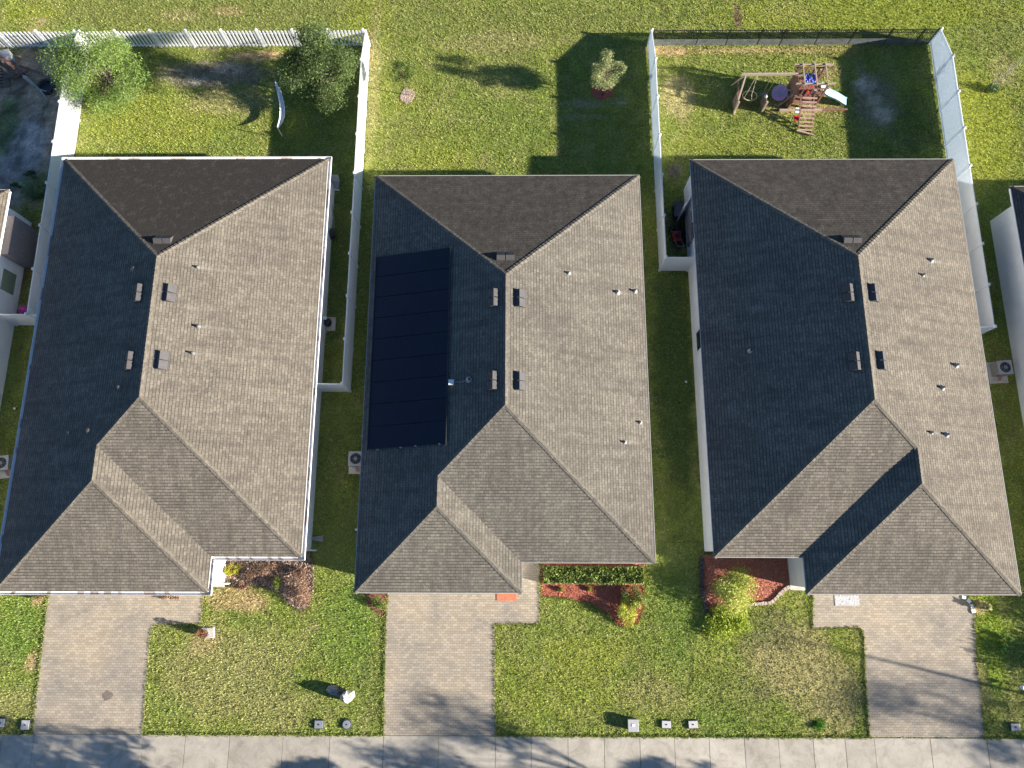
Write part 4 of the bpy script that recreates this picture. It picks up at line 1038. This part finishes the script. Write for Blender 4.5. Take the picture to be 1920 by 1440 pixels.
# swings
b = MB(); sx, sy_ = 13.15, by
b.path([(sx, sy_, bz), (sx-.18, sy_-.25, 1.1), (sx-.25, sy_-.3, .55)], .018, .018, 5); b.path([(sx+.02, sy_, bz), (sx+.1, sy_-.3, .9), (sx+.2, sy_-.45, .5)], .018, .018, 5)
sw = b.build('rope_swing', M['rope'], root)
b = MB(); pts = [(sx+.1+.42*math.cos(k*.524), sy_-.15+.32*math.sin(k*.524), .6) for k in range(13)]; b.path(pts, .03, .03, 6); b.build('ring_seat', M['rope'], sw)
b = MB()
for x in (14.0, 14.25): b.path([(x, by, bz), (x, by-.02, .55)], .01, .01, 4)
s_ = b.build('swing_chain', M['rope'], root); MB().box((14.12, by, .53), (.42, .16, .03)).build('seat', M['midgrey'], s_)
b = MB()
for x in (14.62, 15.05): b.path([(x, by, bz), (x+.08, by-.02, .8)], .01, .01, 4)
s_ = b.build('swing_chain', M['rope'], root)
b = MB(); b.tube((14.97, by+.02, .62), (14.93, by-.02, .70), .44, .44, 14); b.build('disc_seat', M['purple'], s_)
b = MB().tube((14.93, by-.02, .705), (14.93, by-.02, .712), .24, .24, 12); b.build('disc_pattern', M['palegrey'], s_)
MB().blob((14.02, 25.15, .95), (.1, .1, .1), jit=.05).build('knob', M['palegrey'], root, smooth=True)
# slide
A_, B_ = Vector((T1+.02, 25.45, dk+.03)), Vector((T1+1.95, 25.30, .12)); b = MB(); pr = None
n_ = 10
for k in range(n_+1):
    t_ = k/n_; q = A_.lerp(B_, t_); q.z = dk*(1-t_)**1.15*(1-.12*math.sin(t_*6.28))+.12
    w_ = Vector((.03, .25, 0)); row = [q-w_+Vector((0, 0, .13)), q-w_*.85, q+w_*.85, q+w_+Vector((0, 0, .13))]
    if pr:
        for j in range(3): b.face([pr[j], row[j], row[j+1], pr[j+1]]); b.face([pr[j+1]-Vector((0, 0, .03)), row[j+1]-Vector((0, 0, .03)), row[j]-Vector((0, 0, .03)), pr[j]-Vector((0, 0, .03))])
    pr = row
b.build('slide', M['slide'], root)
MB().box((T1+1.05, 24.9, .06), (1.9, .1, .1)).build('ground_sill', M['cedar'], root)
# blue tube / wheel on the fort deck
b = MB(); c0_ = Vector((16.25, 25.72, 1.75))
pts = [c0_+Vector((.33*math.cos(k*.524), .30*math.sin(k*.524), .05*math.cos(k))) for k in range(13)]; b.path(pts, .07, .07, 7)
for k in range(3): b.path([c0_-Vector((.3*math.cos(k*1.047), .28*math.sin(k*1.047), 0)), c0_+Vector((.3*math.cos(k*1.047), .28*math.sin(k*1.047), 0))], .05, .05, 6)
b.build('play_wheel', M['blue'], root, smooth=True)
MB().box((16.3, 25.2, 1.42), (.42, .3, .22), rz=.2).build('toy_panel', M['red'], root)
MB().box((16.55, 25.12, 1.45), (.3, .22, .12), rz=-.2).build('toy_panel', M['palegrey'], root)

# chair with red and white cushions, and seesaw plank beside it
c_ = site(1488, 226, 0); root = thing('toy_seat', (c_.x, c_.y, 0), 'red and white toy seat standing beside the playset ramp', 'toy seat')
MB().box((c_.x, c_.y+.22, .62), (.26, .34, .05), rx=.5).build('seat_back', M['white'], root, bevel=.02)
MB().box((c_.x+.02, c_.y-.12, .42), (.34, .34, .06)).build('seat', M['red'], root, bevel=.02)
for sx_ in (-.14, .14):
    for sy2 in (-.26, .1): MB().tube((c_.x+sx_*1.3, c_.y+sy2, 0), (c_.x+sx_, c_.y+sy2, .42), .022, .018, 6).build('leg', M['white'], root)

# hammock on the left back lawn
n0, s0 = Vector((-13.85, 26.0, 0)), Vector((-13.6, 23.2, 0))
root = thing('hammock', (-13.6, 22.9, 0), 'sagging white hammock strung between a short post and the dark tree', 'hammock')
MB().tube((s0.x+.05, s0.y-.05, 0), (s0.x+.05, s0.y-.05, 1.02), .025, .025, 8).build('post', M['darkgrey'], root)
MB().tube((n0.x, n0.y+.05, 0), (n0.x, n0.y+.05, 1.25), .03, .03, 8).build('post', M['palegrey'], root)
b = MB(); pr = None
for k in range(21):
    t_ = k/20; q = s0.lerp(n0, t_); sag = 1-(2*t_-1)**2; q.z = 1.0+.22*t_-.58*sag; wv = .04+.2*sag**.6
    off_ = .22*sag; row = [q+Vector((off_-wv*.7, 0, .16*sag)), q+Vector((off_-.2*wv, 0, .02)), q+Vector((off_+.3*wv, 0, .02)), q+Vector((off_+wv*.6, 0, .18*sag))]
    if pr:
        for j in range(3): b.face([pr[j], pr[j+1], row[j+1], row[j]])
    pr = row
b.build('cloth', M['fabric'], root, smooth=True)

# ------------------------------------------------------------------ lumber heap in the dirt yard
def plank(label, px, py, L, rz, w_=.14, t_=.05, z=.1, tilt=0., mat='greywood', name='plank'):
    p = site(px, py, z); o = MB().box((p.x, p.y, z), (L, w_, t_), rz, ry=tilt).build(name, M[mat]); tag(o, label, 'plank', 'loose planks of the lumber heap'); return o
plank('long reddish plank, topmost in the lumber heap below the picket fence', 18, 120, 1.9, R(-35), .2, .08, .55, .12, 'cedar')
plank('pale thin plank pointing at the willowy tree', 50, 112, 1.3, R(-27), .09, .05, .5, -.1, 'oldwood')
plank('brown plank lying between the heap and the grey branch', 42, 138, 1.0, R(40), .1, .05, .3, .1, 'cedar')
plank('grey-brown plank nearest the left edge of the photo', 8, 128, 1.6, R(-40), .22, .07, .3, .05)
plank('lone grey plank sloping down left below the forked branch', 38, 166, 1.1, R(40), .12, .06, .12)
plank('grey plank crossing under the red one in the heap', 28, 142, 1.2, R(15), .16, .06, .2, .08)
plank('dark brown plank at the foot of the picket fence', 55, 130, 1.4, R(-20), .14, .05, .25)
p = site(8, 103, .5); root = thing('storage_bin', (p.x, p.y, 0), 'pale blue-grey bin at the left edge under the picket fence', 'bin')
MB().box((p.x, p.y, .28), (.62, .5, .56), .3).build('body', M['palegrey'], root, bevel=.02); MB().box((p.x, p.y, .585), (.68, .56, .05), .3).build('lid', M['palegrey'], root, bevel=.01)
p = site(4, 150, .0); root = thing('pallet', (p.x, p.y, 0), 'grey wooden pallet leaning at the left edge in the dirt yard', 'pallet')
b = MB()
for k in range(6): b.box((p.x, p.y-.5+k*.2, .15+.02*k), (1.1, .1, .02), R(10))
b.build('deck_boards', M['greywood'], root)
b = MB()
for k in range(3): b.box((p.x-.5+k*.5, p.y, .07+.01*k), (.06, 1.1, .09), R(10))
b.build('stringers', M['greywood'], root)
# forked pale branch
a_, b_, c_ = site(46, 144, .6), site(63, 158, .5), site(74, 168, .4)
root = thing('dead_branch', (b_.x, b_.y, 0), 'pale grey forked branch lying on the dirt beside the lumber heap', 'branch')
bb = MB(); bb.path([a_, b_], .11, .07, 7); bb.path([b_, c_], .035, .05, 6); bb.path([c_, site(87, 171, .35)], .05, .03, 6); bb.path([c_, site(89, 187, .3)], .055, .035, 6); bb.path([c_, site(75, 184, .25)], .05, .025, 6)
bb.path([site(46, 144, .6), site(40, 139, 0)], .05, .04, 5)
bb.build('limb', M['rock'], root)
# posts standing by the willowy tree
root = thing('fire_pit', (*P2(90, 165), 0), 'dark round fire pit in the shade below the willowy tree', 'fire pit')
b = MB(); c_ = site(90, 165)
for k in range(12):
    b.box((c_.x+.42*math.cos(k*.5236), c_.y+.42*math.sin(k*.5236), .12), (.2, .12, .24), k*.5236+1.57)
b.build('ring', M['darkedge'], root); MB().tube((c_.x, c_.y, .0), (c_.x, c_.y, .06), .36, .36, 14).build('ashes', M['darkgrey'], root)

# ------------------------------------------------------------------ condensers and yard equipment
def ac_unit(px, py, label, rz=0, s=1.0):
    p = site(px, py, .72); root = thing('air_conditioner', (p.x, p.y, 0), label, 'air conditioner', 'outdoor air conditioners')
    MB().box((p.x, p.y-.12, .05), (.95*s, 1.15*s, .1), rz).build('pad', M['slab'], root)
    b = MB(); h_ = .62; b.box((p.x, p.y, .1+h_/2), (.68*s, .68*s, h_), rz)
    for k in range(9): b.box((p.x, p.y, .16+k*.062), (.70*s, .70*s, .012), rz)
    b.build('cabinet', M['acmetal'], root)
    MB().box((p.x, p.y, .745), (.74*s, .74*s, .05), rz).build('top_panel', M['palegrey'], root, bevel=.02)
    t_ = MB().tube((p.x, p.y, .771), (p.x, p.y, .776), .28*s, .28*s, 20).build('fan_opening', M['dark'], root)
    b = MB()
    for rr in (.1, .17, .24):
        b.path([(p.x+rr*s*math.cos(k*.314), p.y+rr*s*math.sin(k*.314), .80) for k in range(21)], .006, .006, 4)
    for k in range(6): b.path([(p.x, p.y, .80), (p.x+.29*s*math.cos(k*1.047), p.y+.29*s*math.sin(k*1.047), .79)], .006, .006, 4)
    b.tube((p.x, p.y, .78), (p.x, p.y, .81), .09, .09, 12)
    b.build('fan_guard', M['midgrey'], root)
    b = MB()
    for k in range(3): b.path([(p.x-.05+.06*k, p.y-.35, .3), (p.x-.05+.06*k, p.y-.6, .08), (p.x+.3, p.y-.7-.05*k, .06)], .015, .015, 5)
    b.build('refrigerant_line', M['terracotta'], root)
ac_unit(667, 860, 'beige air conditioner in the shaded strip left of the solar-roofed house')
ac_unit(1884, 689, 'beige air conditioner by the blue-shaded wall of the cut-off right house', .05)
ac_unit(3, 868, 'beige air conditioner at the left edge of the photo', .1)

p = site(615, 603, .3); root = thing('pool_pump', (p.x, p.y, 0), 'black pump with a white cap on a square concrete pad', 'pump')
MB().box((p.x+.03, p.y-.05, .04), (.62, .75, .08)).build('pad', M['slab'], root)
MB().blob((p.x, p.y-.05, .3), (.2, .26, .22), jit=.05).build('motor', M['blackmetal'], root, smooth=True)
MB().tube((p.x-.12, p.y+.12, .3), (p.x-.12, p.y+.12, .56), .12, .11, 12).build('filter', M['blackmetal'], root)
MB().tube((p.x-.12, p.y+.12, .56), (p.x-.12, p.y+.12, .62), .12, .07, 12).build('cap', M['white'], root)
MB().path([(p.x-.2, p.y+.05, .25), (p.x-.32, p.y+.02, .25), (p.x-.36, p.y+.02, .9)], .025, .025, 6).build('pipe', M['pipe'], root)
# things along the right wall of the left house
p = site(628, 345, .5); root = thing('folding_chair', (p.x, p.y, 0), 'blue-grey folding chair beside the guttered house near its back corner', 'chair')
MB().box((p.x, p.y, .42), (.42, .42, .03)).build('seat', M['midgrey'], root); MB().box((p.x+.05, p.y+.24, .72), (.42, .04, .5), rx=-.25).build('backrest', M['palegrey'], root)
for sx_ in (-.19, .19):
    for sy2 in (-.19, .19): MB().tube((p.x+sx_, p.y+sy2, 0), (p.x+sx_, p.y+sy2, .42), .014, .014, 6).build('leg', M['midgrey'], root)
p = site(621, 370, .3); root = thing('ladder', (p.x, p.y, 0), 'grey ladder lying along the wall of the guttered house', 'ladder')
b = MB(); q0, q1 = site(617, 362, .2), site(621, 428, .2)
for s_ in (-.16, .16): b.path([q0+Vector((s_, 0, 0)), q1+Vector((s_, 0, 0))], .025, .025, 4)
b.build('rails', M['midgrey'], root); b = MB()
for k in range(7): q = q0.lerp(q1, (k+.5)/7); b.path([q-Vector((.16, 0, 0)), q+Vector((.16, 0, 0))], .015, .015, 5)
b.build('rungs', M['midgrey'], root)
p = site(621, 438, .3); root = thing('trash_bag', (p.x, p.y, 0), 'black tied trash bag at the end of the grey ladder', 'trash bag')
MB().blob((p.x, p.y, .26), (.24, .3, .26), jit=.18).build('bag', M['blackmetal'], root, smooth=True); MB().tube((p.x, p.y, .48), (p.x+.03, p.y, .62), .03, .07, 7).build('knot', M['blackmetal'], root)
# splash block
p = site(597, 1010, .05); root = thing('splash_block', (p.x, p.y, 0), 'pale grey fluted splash block beside the front corner of the guttered house', 'splash block')
b = MB(); b.prism([(p.x-.35, p.y-.06), (p.x+.25, p.y-.15), (p.x+.25, p.y+.15), (p.x-.35, p.y+.06)], .0, .09)
b.build('trough', M['greyrock'], root); b = MB()
for k in range(4): b.path([(p.x-.33, p.y-.045+.03*k, .11), (p.x+.25, p.y-.13+.087*k, .13)], .014, .018, 5)
b.build('ridges', M['palegrey'], root)
# red mower in the narrow strip
p = site(1270, 441, .3); root = thing('lawn_mower', (p.x, p.y, 0), 'red push mower in the dark strip between the fence and the playset house', 'mower')
MB().box((p.x, p.y, .24), (.5, .62, .16), .1, top=.75).build('deck', M['red'], root, bevel=.03)
MB().tube((p.x, p.y, .32), (p.x, p.y, .5), .15, .11, 12).build('engine', M['darkgrey'], root)
for sx_ in (-.27, .27):
    for sy2 in (-.26, .26): MB().tube((p.x+sx_-.03, p.y+sy2, .12), (p.x+sx_+.03, p.y+sy2, .12), .12, .12, 12).build('wheel', M['darkgrey'], root)
b = MB()
for s_ in (-.18, .18): b.path([(p.x+s_, p.y-.25, .3), (p.x+s_, p.y-.95, .95)], .014, .014, 6)
b.path([(p.x-.18, p.y-.95, .95), (p.x+.18, p.y-.95, .95)], .018, .018, 6); b.build('handle', M['midgrey'], root)
p = site(1272, 396, .2); root = thing('garden_cart', (p.x, p.y, 0), 'dark garden cart behind the red mower', 'cart')
MB().box((p.x, p.y, .34), (.5, .75, .22), top=1.15).build('tray', M['darkgrey'], root); b = MB().path([(p.x, p.y+.35, .3), (p.x+.05, p.y+.9, .5)], .016, .016, 6); b.build('handle', M['midgrey'], root)
for sx_ in (-.26, .26):
    for sy2 in (-.25, .25): MB().tube((p.x+sx_-.025, p.y+sy2, .13), (p.x+sx_+.025, p.y+sy2, .13), .13, .13, 12).build('wheel', M['blackmetal'], root)
# side awning/door leaf on the playset house: open white door
q = H3.w(H3.a, 17.4); wx = H3.X-H3.a+.26
p0 = site(1287, 362, 1.0)
MB().box((wx-.2, 18.3, 1.05), (.04, .95, 2.05), rz=-.62).build('side_door', M['white'], r3)
MB().box((wx-.07, 16.95, 1.1), (.1, 1.7, .9)).build('shutter_panel', M['lattice'], r3)
# left neighbour: grey lattice screen, green window, pink ball
x0 = H0.X+H0.a-.55
MB().box((x0+.22, 16.3, .95), (.42, 2.2, 1.9)).build('lean_to_shed', M['lattice'], r0)
MB().box((x0+.02, 14.0, 1.0), (.05, 1.15, .95)).build('side_window', M['greenglass'], r0)
p = site(42, 580, .3); root = thing('ball', (p.x, p.y, 0), 'magenta ball by the short fence at the cut-off left house', 'ball')
MB().blob((p.x, p.y, .24), (.24, .24, .24), 16, 12, jit=0).build('skin', M['magenta'], root, smooth=True)
b = MB(); b.path([(p.x+.243*math.cos(k*.393), p.y, .24+.243*math.sin(k*.393)) for k in range(17)], .008, .008, 4); b.build('seam', M['purple'], root)

# ------------------------------------------------------------------ front-yard pieces
def ubox(px, py, label, cat, kind, w_=.42, l_=.32, mat='darkgrey', rz=0, rnd=False):
    p = site(px, py, .06); root = thing('utility_box', (p.x, p.y, 0), label, cat, 'utility boxes set in the lawn along the sidewalk', rz)
    if rnd:
        MB().tube((0, 0, 0), (0, 0, .10), w_/2+.04, w_/2+.02, 14).build('body', M['darkgrey'], root, local=True); MB().tube((0, 0, .10), (0, 0, .118), w_/2-.02, w_/2-.03, 14).build('lid', M[mat], root, local=True, bevel=.005)
    else:
        MB().box((0, 0, .04), (w_+.06, l_+.06, .10)).build('body', M['darkgrey'], root, local=True, bevel=.01); MB().box((0, 0, .10), (w_, l_, .03)).build('lid', M[mat], root, local=True, bevel=.01)
    MB().box((0, .0, .122), (.07, .05, .012)).build('latch', M['blackmetal'], root, local=True)
ubox(598, 1358, 'dark rectangular meter box, left of the pair below the boulder', 'meter box', '', .40, .34, 'midgrey')
ubox(650, 1358, 'dark rounded meter box, right of the pair below the boulder', 'meter box', '', .42, .4, 'midgrey', rnd=True)
ubox(1299, 1358, 'white utility box, the one nearest the straw-coloured lawn', 'utility box', '', .42, .31, 'lid', .03)
ubox(1249, 1358, 'white utility box between the other two pale ones', 'utility box', '', .42, .31, 'lid', -.04)
ubox(48, 1359, 'grey utility box just left of the left driveway', 'utility box', '', .38, .42, 'palegrey')
ubox(2, 1355, 'pale utility box on the left edge of the photo', 'utility box', '', .38, .36, 'palegrey')
ubox(1903, 1363, 'dark meter box in the shaded lawn at the right edge', 'meter box', '', .42, .3, 'midgrey')
# taller grey pedestal
p = site(1187, 1360, .3); root = thing('utility_pedestal', (p.x, p.y, 0), 'raised grey utility pedestal, leftmost of the three pale boxes', 'utility box')
MB().box((p.x, p.y, .16), (.46, .50, .32)).build('body', M['midgrey'], root, bevel=.02); MB().box((p.x, p.y, .345), (.50, .54, .05)).build('lid', M['palegrey'], root, bevel=.015)
MB().box((p.x, p.y+.02, .378), (.14, .12, .015)).build('plate', M['white'], root)
# boulder sculpture
p = site(645, 1300, .2); root = thing('landscape_boulder', (p.x, p.y, 0), 'pale landscape boulder with a grey companion stone on the left front lawn', 'boulder')
MB().blob((p.x+.15, p.y-.12, .3), (.33, .30, .42), 9, 6, .34).build('pale_stone', M['rock'], root)
MB().blob((p.x-.5, p.y+.12, .17), (.36, .19, .24), 9, 6, .3, -.25).build('grey_stone', M['greyrock'], root)
MB().blob((p.x-.12, p.y+.06, .24), (.26, .2, .3), 12, 8, .2, -.3).build('dark_gap', M['darkgrey'], root, smooth=True)  # dark body filling the gap between the pale and grey stones
# plant in a white ring planter
p = site(384, 1186, .15); root = thing('planter', (p.x, p.y, 0), 'pot of reddish plants on a pale slab at the corner of the left driveway', 'planter')
MB().box((p.x+.2, p.y-.02, .06), (.50, .52, .12), .1, top=.9).build('stones', M['rock'], root, bevel=.03)
MB().tube((p.x, p.y, 0), (p.x, p.y, .34), .17, .24, 14).build('pot', M['greyrock'], root)
leaf_cloud(root, [(p.x, p.y, .5), (p.x-.1, p.y+.05, .75), (p.x+.05, p.y-.05, .35)], [(.2, .2, .2), (.13, .13, .15), (.22, .22, .15)], 520, .11, (.10, .03, .02), (.3, .16, .08), 'foliage', seed=91)
MB().path([(p.x, p.y, .0), (p.x-.05, p.y, .75)], .02, .01, 5).build('stem', M['bark'], root)
# mats
p = site(950, 1119, .04); tag(MB().box((p.x, p.y, .047), (.98, .36, .022), rz=.0).build('door_mat', M['terracotta']), 'terracotta-red mat lying on pavers at the edge of the garage roof', 'mat')
p = site(1588, 1126, .04); root = thing('door_mat', (p.x, p.y, 0), 'white patterned mat lying on the right driveway under the eave', 'mat')
MB().box((p.x, p.y, .045), (1.2, .5, .018)).build('mat', M['palegrey'], root); b = MB(); rd = random.Random(3)
for k in range(60): b.box((p.x+rd.uniform(-.56, .56), p.y+rd.uniform(-.22, .22), .057), (.09, .03, .004), rd.uniform(0, 3))
b.build('leaf_pattern', M['white'], root)
# oil stain on the left driveway: thin leaf litter sheet
c_ = site(202, 1304); b = MB(); b.prism([(c_.x+.25*math.cos(k*.2618+.5)*(1+.12*math.sin(k*.9)+.1*math.sin(k*2.3)), c_.y+.22*math.sin(k*.2618+.5)*(1+.15*math.cos(k*1.3)+.08*math.sin(k*2.9))) for k in range(24)], .035, .040)
tag(b.build('oil_stain', M['oil']), 'dark brown oil stain on the left driveway', 'stain')
# stone edging round the red bed of the playset house
def edging(name, pts, label, mat, s=.16, h=.12):
    root_pts = [site(*q) for q in pts]; root = thing(name, root_pts[0], label, 'edging', 'stone edgings of the beds'); b = MB()
    for i in range(len(root_pts)-1):
        a_, c2 = root_pts[i], root_pts[i+1]; n_ = max(1, int((c2-a_).length/s))
        for k in range(n_):
            q = a_.lerp(c2, (k+.5)/n_); b.box((q.x, q.y, h/2), (s*.92, s*random.uniform(.7, 1.1), h*random.uniform(.7, 1.3)), math.atan2(c2.y-a_.y, c2.x-a_.x)+random.uniform(-.2, .2))
    b.build('stones', M[mat], root)
edging('stone_edging', ((1398, 1134), (1420, 1132), (1445, 1130), (1455, 1120), (1468, 1106), (1480, 1100)), 'pale stone edging below the red mulch by the narrow porch slab', 'edging')
edging('stone_edging', ((1314, 1044), (1315, 1100), (1322, 1138), (1332, 1158)), 'dark stone edging on the lawn side of the red mulch bed', 'darkedge', .18, .14)
edging('stone_edging', ((1800, 1118), (1812, 1122), (1819, 1132), (1825, 1150)), 'white curved edging at the top corner of the right driveway', 'white', .2, .08)
# white ball light
p = site(1913, 1288, .25); root = thing('path_light', (p.x, p.y, 0), 'white ball-topped path light in the shade at the right edge', 'path light')
MB().tube((p.x, p.y, 0), (p.x, p.y, .3), .02, .02, 8).build('stake', M['darkgrey'], root); MB().blob((p.x, p.y, .38), (.1, .1, .1), 14, 10, 0).build('globe', M['white'], root, smooth=True)
for i, (px, py, lb_) in enumerate(((1286, 716, 'tiny white cleanout cap in the dark grass strip beside the playset house'), (668, 993, 'tiny white cleanout cap at the left eave of the middle house'), (28, 766, 'tiny white cleanout cap in the grass at the left edge'))):
    p = site(px, py, .1); root = thing('cleanout_cap', (p.x, p.y, 0), lb_, 'pipe cap', 'white pipe caps in the side strips')
    MB().tube((p.x, p.y, 0), (p.x, p.y, .12), .05, .05, 10).build('pipe', M['pipe'], root); MB().tube((p.x, p.y, .12), (p.x, p.y, .15), .065, .06, 10).build('cap', M['white'], root)
